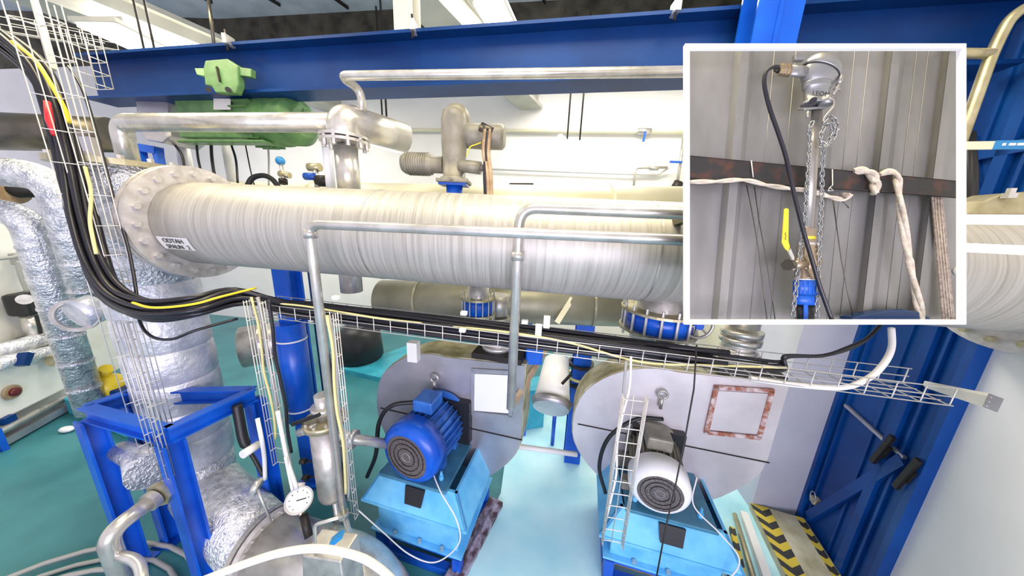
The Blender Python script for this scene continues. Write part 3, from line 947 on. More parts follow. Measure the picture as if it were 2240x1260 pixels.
def gbox(u0, v0, u1, v1, d, dep, nm, m, par, bev=.015):
    """box whose front face covers these pixels at distance d"""
    a, b = P(u0, v0, d), P(u1, v1, d)
    w_ = abs((b - a).dot(gx)); h_ = abs(a.z - b.z); c = (a + b) / 2 + N1 * dep / 2
    return part(nm, MB().box(c, (w_, dep, h_), (gx, N1, Z)), m, par, bevel=bev)


gbox(372, 212, 545, 268, 3.75, .3, 'gearbox', 'green', t)
gbox(385, 196, 560, 214, 3.8, .45, 'gearbox_cover', 'green', t)
gbox(376, 268, 560, 304, 3.76, .25, 'gear_case', 'green', t)
gbox(368, 300, 590, 316, 3.72, .16, 'base_plate', 'green', t)
c0 = P(548, 268, 3.95); c1 = P(668, 268, 3.72)
gm = part('motor_body', MB().rev(c0, c1 - c0, [(0, .24), (.05, .30), ((c1 - c0).length * .62, .30), ((c1 - c0).length * .63, .285), ((c1 - c0).length * .9, .285), ((c1 - c0).length, .18)], 28), 'green', t)
gax = (c1 - c0).normalized(); gxx, gyy, _ = frame_of(gax)
for k in range(22):
    a_ = 2 * PI * k / 22; rd = gxx * math.cos(a_) + gyy * math.sin(a_)
    part('cooling_fin', MB().box(c0 + gax * .26 + rd * .305, (.30, .014, .06), (gax, gax.cross(rd), rd)), 'green', gm)
gbox(588, 192, 628, 216, 3.62, .16, 'terminal_box', 'green_light', t)
part('eye_bolt', MB().tube([P(672, 248, 3.7) + V((math.cos(i * PI / 6) * .06, 0, math.sin(i * PI / 6) * .06)) for i in range(12)], .014, 8, closed=True), 'green_light', t)
part('bracket', MB().prism([P(520, 198, 3.7), P(600, 214, 3.7), P(600, 236, 3.7), P(520, 222, 3.7)], N1 * .12), 'green', t)
part('name_plate', MB().prism([P(468, 216, 3.66), P(505, 216, 3.62), P(505, 240, 3.62), P(468, 240, 3.66)], -N1 * .006), 'label', t, 'pale rating plate')
t = thing('coupling_guard', 'rounded grey coupling guard at the left end of the green gear motor', 'guard', P(330, 305, 3.9))
gp = [(292, 210), (300, 206), (366, 218), (368, 300), (352, 312), (318, 306), (303, 290)]
part('hood', MB().prism([P(u, v, 3.85) for u, v in gp], N1 * .45), 'galv', t, bevel=.03)
t = thing('beam_trolley', 'green cast trolley clamped on the blue beam above the gear motor', 'trolley', P(488, 205, 3.75))
tp = [(448, 132), (496, 128), (520, 144), (521, 186), (514, 204), (470, 202), (462, 188), (448, 186), (444, 148)]
part('housing', MB().prism([P(u, v, 3.28) for u, v in tp], N1 * .08), 'green', t, bevel=.012)
part('lug', MB().prism([P(u, v, 3.30) for u, v in ((425, 149), (450, 149), (450, 167), (430, 163))], N1 * .06), 'green_light', t, bevel=.006)
part('lug', MB().prism([P(u, v, 3.30) for u, v in ((516, 146), (549, 150), (549, 168), (516, 164))], N1 * .06), 'green', t, bevel=.006)
part('slot', MB().bar(P(474, 146, 3.27), P(481, 178, 3.27), .02, .015, up=N1), 'dark', t)
for u in (456, 499):
    part('bolt', MB().cyl(P(u, 196, 3.29), P(u, 196, 3.25), .028, n=10), 'dark', t)
# blue bracket behind the coupling
t = thing('motor_bracket', 'small blue steel bracket under the coupling guard', 'bracket', P(330, 355, 4.0))
part('rail', MB().bar(P(300, 322, 4.0), P(348, 330, 4.0), .12, .1), 'blue', t)
part('post', MB().bar(P(308, 322, 4.0), P(322, 440, 4.0), .08, .08, up=N1), 'blue', t)
part('post', MB().bar(P(344, 326, 4.0), P(366, 440, 4.0), .08, .08, up=N1), 'blue', t)
# cables hanging from the gear motor
for i, (pts, r, mm, lb) in enumerate((
        ([(462, 315), (464, 350), (472, 392), (486, 402)], .018, 'cable', 'dark cable hanging from the middle of the green gear motor'),
        ([(430, 312), (434, 350), (446, 400)], .014, 'cable', 'dark cable hanging left of the middle of the green gear motor'),
        ([(382, 316), (398, 340), (404, 372), (410, 430)], .016, 'cable', 'dark cable curving down beside the blue bracket'),
        ([(505, 314), (516, 350), (520, 400)], .014, 'cable', 'dark cable hanging beside the white conduit under the gear motor'),
        ([(536, 312), (548, 372), (556, 404)], .008, 'cable', 'thin dark wire hanging under the green motor body'),
        ([(585, 316), (588, 345), (588, 410)], .012, 'cable_grey', 'straight grey rod hanging below the green motor end'))):
    solo('hanging_cable', lb, 'cable', MB().tube(smooth_path([P(u, v, 4.0) for u, v in pts], 6), r, 8), mm)
solo('conduit', 'white upright conduit under the green gear motor', 'pipe', MB().cyl(P(492, 312, 4.3), P(514, 432, 4.3), .055, n=14), 'white_sheath')
solo('conduit', 'pale thick conduit beside the blue bracket', 'pipe', MB().cyl(P(398, 318, 4.3), P(420, 432, 4.3), .08, n=14), 'white_sheath')
for i, u in enumerate((333, 355, 842)):
    p = P(u, 190, 4.6 if u < 500 else 5.4)
    solo('hanger_rod', ['thin dark hanger rod left above the coupling guard', 'thin dark hanger rod right above the coupling guard', 'thin dark hanger rod before the back wall right of the elbow'][i], 'rod', MB().cyl(p + Z * 2.2, down(p, 215 if u < 500 else 305), .014 if u < 500 else .02, n=8), 'dark')
solo('hanger_rod', 'dark hanger rod from the roof to the crane beam at the top left', 'rod', MB().tube([P(452, -30, 3.6), P(469, 102, 3.65)], .018, 8), 'dark_pipe')
solo('hanger_rod', 'dark bent hanger rod beside the long left ceiling lamp', 'rod', MB().tube([P(253, -20, 5.2), P(268, 50, 5.2), P(285, 56, 5.2), P(296, 52, 5.2), P(304, 66, 5.2)], .022, 8), 'dark_pipe')
solo('hose_loop', 'black hose loop lying behind the huge pipe under the needle valve', 'hose', MB().tube(smooth_path([P(540, 410, 3.5), P(552, 390, 3.5), P(575, 384, 3.5), P(595, 392, 3.5), P(612, 412, 3.5)], 6), .03, 10), 'black')

# ================================================================ VALVE ACTUATOR
t = thing('valve_actuator', 'grey electric valve actuator standing behind the huge pipe', 'actuator', P(994, 425, 3.15))
ad = 3.15
ab = P(994, 400, ad); at_ = down(ab, 238)
H_ = at_.z - ab.z
part('main_housing', MB().rev(ab, Z, [(0, .15), (.05, .15), (.055, .12), (H_ * .3, .125), (H_ * .55, .135), (H_ * .85, .135), (H_ * .96, .115), (H_, .06)], 28), 'grey_cast', t)
part('gear_neck', MB().ball(P(1000, 258, ad - .02), .155, 20, 12, scale=(.9, 1, .9)), 'grey_cast', t)
part('cross_barrel', MB().cyl(P(1005, 296, ad - .05), P(1062, 300, ad - .08), .125, n=24), 'grey_cast', t)
part('switch_housing', MB().rev(P(1048, 300, ad - .08), D1, [(0, .10), (.02, .125), (.25, .125), (.28, .10)], 28), 'grey_cast', t)
mo = part('motor', MB().rev(P(970, 361, ad), -D1 - N1 * .1, [(0, .09), (.12, .09), (.13, .11), (.42, .11), (.46, .085), (.47, .04)], 24), 'grey_cast', t)
for k in range(9):
    c = P(970, 361, ad) + (-D1 - N1 * .1).normalized() * (.17 + .026 * k)
    part('cooling_rib', MB().ring(c, D1, .10, .122, .010, 24), 'grey_cast', mo)
part('side_cover', MB().cyl(P(1005, 362, ad - .1), P(1052, 368, ad - .12), .065, n=16).cyl(P(1040, 366, ad - .12), P(1062, 368, ad - .12), .035, n=12), 'grey_cast', t)
part('mounting_flange', MB().box(P(994, 398, ad), (.34, .3, .04)), 'grey_cast', t, bevel=.01)
part('blue_yoke', MB().cyl(P(994, 402, ad), down(ab, 450), .09, n=16).box(down(ab, 402) , (.30, .24, .05)), 'blue', t, 'blue yoke')
part('cable_gland', MB().cyl(P(1052, 280, ad - .18), P(1078, 292, ad - .18), .06, n=12), 'dark_pipe', t)
for i, (u0, u1) in enumerate(((1058, 1066), (1068, 1073), (1063, 1061))):
    solo('actuator_cable', ['brown cable hanging left from the grey actuator', 'brown cable hanging right from the grey actuator', 'black cable hanging in the middle under the grey actuator'][i], 'cable',
         MB().tube(smooth_path([P(u0 + 4, 284, ad - .22), P(u0, 330, ad - .22), P(u1, 380, ad - .22), P(u1 + 2, 435, ad - .22)], 6), .022, 10), ['brown_bar', 'brown_bar', 'cable'][i])
solo('earth_wire', 'thin yellow wire curled at the grey actuator', 'wire', MB().tube(smooth_path([P(1020, 342, ad - .2), P(1028, 322, ad - .22), P(1042, 316, ad - .22), P(1052, 312, ad - .22)], 5), .006, 6), 'yellow')
# ================================================================ WIRE TRAYS
def wire_tray(name, label, o, T, A, Hh, length, wd, ht, cell, nbase=3, r=.004, cat='cable tray', cover=None):
    """U section mesh tray: o = corner on the near side; T along, A across, Hh up the sides"""
    T, A, Hh = V(T).normalized(), V(A).normalized(), V(Hh).normalized()
    t = thing(name, label, cat, o)
    lw = part('long_wire', MB().tube([V(), T * length], r, 6), 'wire', t, local=True)
    offs = [A * wd] + [Hh * ht, A * wd + Hh * ht, Hh * ht * .5, A * wd + Hh * ht * .5] + [A * wd * (k + 1) / (nbase + 1) for k in range(nbase)]
    for f in offs: more(lw, f)
    cw = part('cross_wire', MB().tube(fillet([Hh * ht, V(), A * wd, A * wd + Hh * ht], .012, 2), r, 6), 'wire', t, local=True)
    n = int(length / cell)
    for k in range(1, n + 1): more(cw, T * (cell * k))
    return t


# horizontal tray
h0 = P(552, 690, 2.62); h1 = P(2085, 888, 1.80)
HT = (h1 - h0); HL = HT.length; HT.normalize()
HA = V((-HT.y, HT.x, 0)).normalized(); HA = HA if HA.y > 0 else -HA
HH = HT.cross(HA); HH = HH if HH.z > 0 else -HH
tray_h = wire_tray('wire_cable_tray', 'long horizontal wire mesh cable tray under the huge pipe', h0, HT, HA, HH, HL, .26, .12, .155)


def on_tray(s, a, h): return h0 + HT * s + HA * a + HH * h


# wall bracket at the right end
be = on_tray(HL - .12, .05, -.03)
hit = P(2168, 880, 1.72)
t = thing('tray_bracket', 'white cantilever bracket bolted to the right wall under the tray end', 'bracket', hit)
bd_ = (hit - P(2040, 850, 2.05))
ba = P(2028, 845, 2.1)
part('arm', MB().prism([ba + Z * .02, ba - Z * .015, hit - Z * .045, hit + Z * .035], HA.cross(Z).normalized() * .03 + N1 * .05), 'panel_white', t)
part('base_plate', MB().box(hit + (hit - ba).normalized() * .01, (.015, .05, .09), ((hit - ba).normalized(), N1, Z)), 'galv', t)
for dz in (-.03, .0, .03):
    part('bolt', MB().rev(hit + Z * dz + (hit - ba).normalized() * .0, -(hit - ba).normalized(), [(0, .008), (.018, .008)], 6, False), 'steel', t)

# upright tray at the left, carrying the bundle
u0_ = P(205, 480, 2.42)
vt0 = V((u0_.x, u0_.y, z_at(u0_.x, u0_.y, 1045)))
Lz = 4.2
upt = wire_tray('wire_cable_tray', 'tall upright wire mesh tray on the left holding the black cable bundle', vt0, Z, D1, -N1 - D1 * .3, Lz, .26, .12, .24)
# the tray that comes in over it at the top left
a = P(-60, 60, 2.7); b = P(232, 108, 3.7)
TT = (b - a)
wire_tray('wire_cable_tray', 'wire mesh tray running back at the top left corner', a, TT, V((TT.y, -TT.x, 0)), Z, TT.length, .3, .14, .2)
# short tray piece with bend near the beam end
a = P(190, 100, 2.9)
wire_tray('wire_cable_tray', 'short upright wire mesh piece in front of the left end of the blue beam', V((a.x, a.y, z_at(a.x, a.y, 196))), Z, D1, -N1, z_at(a.x, a.y, 82) - z_at(a.x, a.y, 196), .2, .12, .12, 1)


def dropped(name, label, u, vtop, vbot, d, wd, cell, ht=.05):
    p = P(u, vtop, d); zb = z_at(p.x, p.y, vbot)
    return wire_tray(name, label, V((p.x, p.y, zb)), Z, D1, -N1, p.z - zb, wd, ht, cell, 1)


dropped('wire_cable_drop', 'narrow wire mesh drop above the pressure gauge', 545, 655, 1010, 2.5, .16, .17)
dropped('wire_cable_drop', 'narrow wire mesh drop right of the longest slim pipe', 703, 680, 1120, 2.25, .14, .15)
dropped('wire_cable_drop', 'narrow wire mesh drop in front of the right blower', 1362, 860, 1180, 2.05, .16, .12)
dropped('wire_cable_drop', 'narrow wire mesh strip along the silver column', 262, 700, 1035, 2.3, .12, .15)

# ================================================================ CABLES
rnd = random.Random(3)
# the bundle: comes in top left, sags in front of the column, enters the tray
core = [(-40, 62, 2.40), (20, 95, 2.40), (85, 160, 2.38), (128, 260, 2.36), (160, 370, 2.36), (182, 480, 2.35), (208, 580, 2.33), (250, 648, 2.28), (330, 680, 2.22), (430, 672, 2.25), (520, 648, 2.5)]
NB = 16
for i in range(NB):
    ang_ = 2 * PI * i / NB + .3; rr = .085 if i % 2 else .04
    ou, ov = math.cos(ang_) * rr, math.sin(ang_) * rr
    pts = []
    for k, (u, v, d) in enumerate(core):
        f = 1.0 + .25 * math.sin(k * 1.3 + i)
        p = P(u, v, d)
        # offsets across the run
        q = P(*core[min(k + 1, len(core) - 1)]) - P(*core[max(k - 1, 0)])
        x1, y1, _ = frame_of(q)
        pts.append(p + x1 * ou * f * .62 + y1 * ov * f * .8)
    a_ = .03 + .2 * ((i * 7) % NB) / NB; h_ = .03 + .028 * (i % 4)
    for s_ in (.35, .9, 1.5, 2.2, 2.9, 3.3 + .05 * i):
        pts.append(on_tray(s_, a_ + .012 * math.sin(s_ * 3 + i), h_ + .01 * math.sin(s_ * 2.1 + i * 2)))
    solo('black_cable', 'black cable of the thick bundle from the top left into the long tray', 'cable', MB().tube(smooth_path(pts, 5), .021, 7), 'cable', group='black cables of the bundle')
# yellow cables over it
ypts = [(28, 92, 2.30), (75, 130, 2.28), (115, 190, 2.26), (140, 235, 2.25), (152, 268, 2.25)]
solo('yellow_cable', 'bright yellow cable on top of the black bundle at the top left', 'cable', MB().tube(smooth_path([P(*p) for p in ypts], 8), .014, 8), 'yellow')
solo('yellow_cable', 'yellow cable beside the black bundle left of the huge pipe flange', 'cable', MB().tube(smooth_path([P(186, 365, 2.28), P(199, 420, 2.26), P(197, 482, 2.24), P(203, 520, 2.2), P(211, 556, 2.2)], 8), .011, 8), 'yellow_pale')
solo('yellow_cable', 'yellow cable in the bottom of the bundle curve in front of the column', 'cable', MB().tube(smooth_path([P(290, 662, 2.12), P(325, 672, 2.10), P(370, 672, 2.10), P(430, 664, 2.12), P(480, 650, 2.2), P(560, 630, 2.45)], 8), .009, 8), 'yellow')
pts = [on_tray(s_, .02 + .02 * math.sin(s_ * 4), .125 + .012 * math.sin(s_ * 2.7)) for s_ in (.1, .5, .9, 1.3, 1.7, 2.1, 2.5)] + [on_tray(2.9, .02, .10), on_tray(3.4, .0, .03), on_tray(3.9, .05, .05), on_tray(4.4, .1, .08)]
solo('yellow_cable', 'yellow cable lying on top of the cables in the long tray', 'cable', MB().tube(smooth_path(pts, 6), .009, 8), 'yellow_pale')
for i in range(3):
    pts = [on_tray(s_, .12 + .03 * i + .02 * math.sin(s_ * 3 + i), .04 + .02 * i) for s_ in (3.6, 4.0, 4.4)] + [P(1720, 782 - 2 * i, 2.05), P(1800, 778, 2.1), P(1860, 762 - 2 * i, 2.15), P(1900, 738, 2.2), P(1935, 700, 2.3)]
    solo('black_cable', 'black cable leaving the long tray upward at the right beside the gate', 'cable', MB().tube(smooth_path(pts, 6), .013, 8), 'cable', group='black cables at the gate')
solo('corrugated_hose', 'pale ribbed hose curving down from the huge pipe into the tray at the right', 'hose', MB().tube(smooth_path([P(1950, 718, 2.0), P(1950, 762, 1.95), P(1930, 800, 1.9), P(1895, 830, 1.88), P(1840, 848, 1.9), P(1740, 842, 1.95), P(1640, 828, 2.0)], 8), .018, 10), 'white_sheath')
# single dark cable / strut at the left going down before the column
solo('grey_cable', 'single dark cable running down between bundle and flange then curving right', 'cable',
     MB().tube(smooth_path([P(150, 145, 2.5), P(180, 195, 2.48), P(205, 270, 2.46), P(232, 370, 2.44), P(255, 460, 2.42), (P(280, 540, 2.4)), P(297, 630, 2.35), P(305, 700, 2.3), P(330, 735, 2.25), P(375, 742, 2.22), (P(430, 722, 2.25)), P(520, 697, 2.45)], 6), .011, 8), 'cable')
solo('tray_strut', 'long grey steel strut slanting down at the top left through the wire tray', 'strut', MB().bar(P(72, -10, 2.6), P(116, 152, 2.6), .035, .035, up=N1), 'wire')
solo('red_tag', 'red plastic cable marker hanging on the upright tray', 'marker', MB().tube([P(103, 222, 2.25), P(108, 262, 2.25), P(118, 296, 2.25)], [.018, .022, .012], 8), 'red')
solo('flat_strap_bar', 'upright grey slotted steel channel beside the black bundle', 'channel', MB().bar(P(188, 300, 2.75), down(P(188, 300, 2.75), 700), .16, .05, up=N1), 'galv')
# cables in the drops
for (u, vt_, vb_, d, r, mm, lb) in ((552, 650, 960, 2.48, .010, 'yellow_pale', 'pale yellow cable in the wire drop above the gauge'),
                                    (565, 650, 930, 2.46, .013, 'cable_grey', 'grey cable in the wire drop above the gauge'),
                                    (585, 655, 990, 2.48, .014, 'cable', 'black cable right of the wire drop above the gauge'),
                                    (716, 690, 1080, 2.2, .012, 'yellow_pale', 'yellow green cable in the drop beside the longest slim pipe'),
                                    (708, 690, 1100, 2.22, .012, 'cable', 'black cable in the drop beside the longest slim pipe'),
                                    (722, 690, 1090, 2.22, .012, 'cable_grey', 'grey cable in the drop beside the longest slim pipe'),
                                    (1374, 790, 1150, 2.02, .010, 'cable_grey', 'grey cable in the drop before the right blower'),
                                    (1382, 780, 1140, 2.0, .009, 'white_sheath', 'white cable in the drop before the right blower')):
    p = P(u, vt_, d); q = down(p, vb_)
    pts = [p + (q - p) * (k / 6) + D1 * .015 * math.sin(k * 1.9 + u) for k in range(7)]
    solo('drop_cable', lb, 'cable', MB().tube(smooth_path(pts, 4), r, 8), mm)
solo('pull_wire', 'thin dark wire hanging in front of the right blower motor', 'wire', MB().tube([P(1524, 755, 1.8), P(1518, 850, 1.85), P(1500, 950, 1.9), P(1478, 1060, 1.9), P(1455, 1160, 1.9), P(1436, 1262, 1.9)], .005, 6), 'dark')
# white conduits down to the gauge
solo('conduit', 'white conduit ending in the pressure gauge', 'pipe', MB().tube(smooth_path([P(607, 900, 2.55), P(618, 955, 2.6), P(630, 1010, 2.65), P(650, 1070, 2.68)], 6), .017, 10), 'white_sheath')
solo('conduit', 'white conduit hanging down beside the right blue stand leg', 'pipe', MB().tube(smooth_path([P(563, 915, 2.45), P(572, 960, 2.45), P(578, 1000, 2.6), P(580, 1048, 2.7)], 6), .016, 10), 'white_sheath')
solo('conduit', 'second white conduit close left of the one to the gauge', 'pipe', MB().tube(smooth_path([P(625, 1000, 2.62), P(632, 1035, 2.66), P(640, 1072, 2.68)], 6), .014, 10), 'white_sheath')
# gauge
gc = P(654, 1094, 2.7); gn = (CAMLOC - gc).normalized()
t = thing('pressure_gauge', 'round white dial gauge above the wide lower steel pipe', 'gauge', gc - Z * .1)
part('case', MB().cyl(gc - gn * .05, gc, .108, n=32), 'white_paint', t)
part('bezel', MB().ring(gc, gn, .10, .114, .02, 32), 'steel', t)
gx1 = gn.cross(Z).normalized(); gx1 = gx1 if gx1.x > 0 else -gx1; gy1 = gx1.cross(gn); gy1 = gy1 if gy1.z > 0 else -gy1
part('needle', MB().bar(gc + gn * .006 - gx1 * .02 + gy1 * .004, gc + gn * .006 + gx1 * .055 - gy1 * .012, .008, .003, up=gn), 'black', t)
for k in range(9):
    a_ = math.radians(225 - k * 33.75); dr = gx1 * math.cos(a_) + gy1 * math.sin(a_)
    part('tick', MB().bar(gc + gn * .004 + dr * .068, gc + gn * .004 + dr * .082, .005, .002, up=gn), 'black', t)
part('stem', MB().cyl(gc - gn * .04 - gy1 * .09, gc - gn * .04 - Z * .42, .018, n=10), 'brass', t)
part('head', MB().cyl(gc - gn * .04 + gy1 * .08, gc - gn * .04 + gy1 * .14 + gx1 * .03, .045, n=12), 'white_sheath', t)
# second gauge seen from behind at the blue stand
gc = P(560, 1062, 2.75)
t = thing('small_gauge', 'silver gauge seen edge-on under the conduit beside the blue leg', 'gauge', gc - Z * .08)
part('case', MB().rev(gc - V((.03, .0, 0)), V((1, .2, -.5)), [(0, .06), (.02, .075), (.06, .075)], 24), 'steel', t)
part('probe', MB().cyl(gc, P(592, 1140, 2.80), .012, n=8), 'steel', t)

# ================================================================ BLUE COLUMNS BEHIND
def blue_column(label, u, vt_, d, wd, m='blue', bands=True):
    p = P(u, vt_, d); t = thing('blue_column', label, 'column', V((p.x, p.y, 0)))
    g = V((p.x, p.y, 0))
    part('shaft', MB().ibeam(g, p + Z * .6, wd, wd, .03, .03, up=N1), m, t)
    part('base_plate', MB().box(g + Z * .02, (wd * 1.7, wd * 1.7, .04)), m, t)
    return t, g


t, g = blue_column('blue steel column just right of the silver column', 630, 610, 3.7, .22)
z1 = z_at(g.x, g.y, 700)
sl_ = part('sleeve', MB().cyl(V((g.x, g.y - .08, z_at(g.x, g.y, 905))), V((g.x, g.y - .08, z1)), .17, n=20), 'blue', t)
for v_ in (735, 880):
    part('tie_band', MB().ring(V((g.x, g.y - .08, z_at(g.x, g.y, v_))), Z, .168, .178, .02, 24), 'white_sheath', sl_)
t, g = blue_column('blue steel column between the two blowers', 1285, 660, 4.3, .26)
for v_ in (795, 835):
    part('cable_band', MB().ring(V((g.x, g.y, z_at(g.x, g.y, v_))), Z, .16, .20, .05, 24), 'black', t)
part('tape_band', MB().ring(V((g.x, g.y, z_at(g.x, g.y, 822))), Z, .17, .205, .03, 24), 'yellow_pale', t)
t, g = blue_column('slim dark blue column half hidden behind the longest slim pipe', 690, 640, 4.4, .10, 'blue_beam')
t, g = blue_column('blue column behind the outlet of the left blower', 1155, 655, 4.9, .20)

# ================================================================ STEEL VESSEL WITH HAND VALVE
vc = P(712, 925, 2.85); vbz = z_at(vc.x, vc.y, 1090)
t = thing('filter_vessel', 'slim steel filter vessel standing behind the longest slim pipe', 'vessel', V((vc.x, vc.y, vbz - .3)))
part('shell', MB().rev(V((vc.x, vc.y, vbz)), Z, [(0, .06), (.06, .13), (.10, .145), (vc.z - vbz, .145)], 28), 'steel_dull', t)
part('lid', MB().cyl(V((vc.x, vc.y, vc.z)), V((vc.x, vc.y, vc.z + .06)), .19, n=28), 'bronze', t)
bolts(t, V((vc.x, vc.y, vc.z + .07)), Z, .165, 10, .016, .03, 'steel')
part('leg', MB().cyl(V((vc.x, vc.y, vbz)), V((vc.x, vc.y, vbz - .75)), .03, n=10), 'steel_dull', t)
part('top_fitting', MB().cyl(V((vc.x, vc.y, vc.z + .06)), V((vc.x, vc.y, vc.z + .32)), .07, n=16).cyl(V((vc.x, vc.y, vc.z + .14)), V((vc.x, vc.y, vc.z + .20)), .11, n=16), 'steel', t)
part('side_nozzle', MB().tube(fillet([V((vc.x, vc.y, vc.z - .05)), P(770, 960, 2.9), P(852, 972, 3.1)], .05, 4), .05, 14), 'steel', t)
part('nozzle_flange', MB().cyl(P(768, 960, 2.9), P(778, 961, 2.9), .09, n=18), 'steel', t)
t = thing('hand_valve', 'black lever valve on two dark bars left of the filter vessel', 'valve', P(660, 925, 2.75))
part('lever', MB().bar(P(640, 928, 2.75), P(700, 906, 2.7), .035, .03), 'black', t)
part('body', MB().cyl(P(655, 946, 2.75), P(690, 936, 2.72), .04, n=12), 'steel', t)
part('grip', MB().bar(P(662, 918, 2.74), P(680, 915, 2.73), .04, .012), 'white_sheath', t)
for (u, v) in ((662, 1009), (668, 1045)):
    c = P(u, v, 2.95)
    solo('sample_tap', ['upper small dark round tap left of the filter vessel', 'lower small dark round tap left of the filter vessel'][v > 1020], 'tap', MB().cyl(c - V((.02, 0, 0)), c + V((.03, 0, 0)), .03, n=10).cyl(c, V((vc.x, vc.y, c.z)), .01, n=6), 'dark')
solo('small_pipe', 'thin pale pipe crossing behind the blue stand to the silver column', 'pipe', MB().cyl(P(530, 995, 2.75), P(566, 972, 2.9), .04, n=12), 'white_sheath')
solo('wrapped_hose', 'black wrapped hose hanging behind the right rail of the blue stand', 'hose', MB().tube(smooth_path([P(518, 885, 3.0), P(524, 920, 3.0), P(534, 965, 3.0), P(560, 1010, 3.0), P(575, 1040, 3.0)], 6), [.045] * 14 + [.02] * 11, 10), 'black')

# ================================================================ BETWEEN THE BLOWERS
# cross rail near the floor
solo('cross_rail', 'pale rail between the casings of the two blowers', 'rail', MB().cyl(P(1100, 972, 3.9), P(1262, 994, 3.9), .035, n=12), 'white_sheath')
# tapered white duct with black handle
a = P(1218, 790, 4.6); b = P(1205, 890, 4.1)
t = thing('tapered_duct', 'white tapered duct end standing between the blowers', 'duct', b)
part('body', MB().rev(b, a - b, [(0, .24), (.02, .27), ((a - b).length, .20)], 28), 'white_paint', t)
part('collar', MB().rev(b - (a - b).normalized() * .03, a - b, [(0, .26), (.10, .30)], 28), 'galv', t)
part('handle', MB().bar(P(1229, 840, 4.0), P(1250, 818, 4.0), .03, .03), 'black', t)
solo('brown_strut', 'brown slanting flat bar right of the left blower', 'strut', MB().bar(P(1122, 885, 3.2), P(1205, 745, 3.7), .07, .025, up=N1), 'brown_bar')
solo('brass_strut', 'pale yellow slanting bar under the huge pipe left of the blue column', 'strut', MB().bar(P(1218, 706, 3.7), P(1252, 652, 3.75), .07, .02, up=N1), 'cream_duct')
t = thing('low_cabinet', 'low light blue platform with a dark blue post between the blowers', 'platform', onz(1210, 980, .06))
g = onz(1208, 972, .055)
part('post', MB().cyl(g, V((g.x, g.y, z_at(g.x, g.y, 895))), .035, n=10), 'blue', t)
g2 = onz(1150, 940, .055)
part('board', MB().prism([V((g2.x, g2.y, .055)), V((g2.x + .35, g2.y + .1, .055)), V((g2.x + .35, g2.y + .1, .9)), V((g2.x, g2.y, .9))], N1 * .5), 'cyan', t)
solo('floor_duct', 'white boxed duct at the back between blue columns', 'duct', MB().box(onz(1330, 800) + Z * .35, (3.2, .6, .7), (D1, N1, Z)), 'panel_white')
solo('teal_platform', 'teal platform edge on the floor behind the left blower', 'platform', MB().prism([onz(745, 815), onz(900, 760), onz(1020, 770), onz(1000, 800), onz(830, 835)], Z * .12), 'cyan')
solo('dark_machine', 'dark machine shape on the floor behind the wire tray', 'machine', MB().rev(onz(790, 790), Z, [(0, .5), (.2, .6), (.9, .55), (1.1, .3)], 20), 'black')
t = thing('back_pipework', 'steel flanged pipe end lying behind the blue column', 'pipe', P(600, 800, 4.3))
part('barrel', MB().cyl(P(530, 760, 4.2), P(668, 735, 4.6), .30, n=28), 'steel_dull', t)
part('flange', MB().ring(P(668, 735, 4.6), P(668, 735, 4.6) - P(530, 760, 4.2), .05, .42, .06, 32), 'steel_dull', t)
part('flange', MB().ring(P(580, 751, 4.35), P(668, 735, 4.6) - P(530, 760, 4.2), .28, .36, .05, 32), 'steel_dull', t)
# studded blue flanges under the huge pipe
def stud_flange(label, u, v, d, r):
    c = P(u, v, d); t = thing('butterfly_valve', label, 'valve', c - Z * .1)
    part('body', MB().cyl(c - Z * .08, c + Z * .08, r * .86, n=32), 'blue', t)
    for s_ in (-1, 1): part('flange', MB().ring(c + Z * .09 * s_, Z, r * .5, r, .022, 36), 'bronze', t)
    bolts(t, c, Z, r * .93, 16, r * .035, .30, 'steel', 'stud')
    part('pipe_stub', MB().cyl(c - Z * .35, c + Z * .35, r * .6, n=24), 'steel_dull', t)


stud_flange('large blue studded valve under the huge pipe beside the framed view', 1440, 697, 2.6, .33)
stud_flange('small blue studded valve under the huge pipe above the left blower', 1046, 668, 3.1, .19)
# ball valve by the left blower outlet
t = thing('flow_valve', 'blue boxed valve behind the slim pipe right of the left blower outlet', 'valve', P(1167, 780, 3.4))
part('body', MB().box(P(1168, 762, 3.4), (.2, .2, .34)), 'blue', t, bevel=.02)
part('neck', MB().cyl(P(1168, 740, 3.4), P(1170, 715, 3.4), .05, n=12), 'steel', t)
# ducts over the blower outlets
o_ = loc(f1, .60, .84, 2.92)
pipe('short steel duct rising from the left blower to the huge pipe', [o_, V((o_.x, o_.y, z_at(o_.x, o_.y, 645)))], .12, 'steel_dull', n=24, name='outlet_duct')
o_ = loc(f2, .60, .84, 2.92)
pipe('stacked steel duct rising from the right blower behind the framed view', [o_, V((o_.x, o_.y, z_at(o_.x, o_.y, 640)))], .15, 'steel', n=24, name='outlet_duct',
     collars=[(V((o_.x, o_.y, z_at(o_.x, o_.y, v_))), (0, 0, 1)) for v_ in (770, 742, 725)])
t = thing('wheel_valve', 'grey spoked hand wheel under the lower left corner of the framed view', 'valve', P(1525, 735, 2.3))
hc = P(1528, 712, 2.35); 
part('rim', MB().tube([hc + D1 * (.11 * math.cos(i * PI / 10)) + Z * (.11 * math.sin(i * PI / 10)) for i in range(20)], .012, 8, closed=True), 'steel_dull', t)
for k in range(3):
    a_ = k * PI / 3 + .3; dr = D1 * math.cos(a_) + Z * math.sin(a_)
    part('spoke', MB().cyl(hc - dr * .11, hc + dr * .11, .008, n=8), 'steel_dull', t)
part('hub', MB().cyl(hc - N1 * .03, hc + N1 * .12, .03, n=12), 'blue', t)
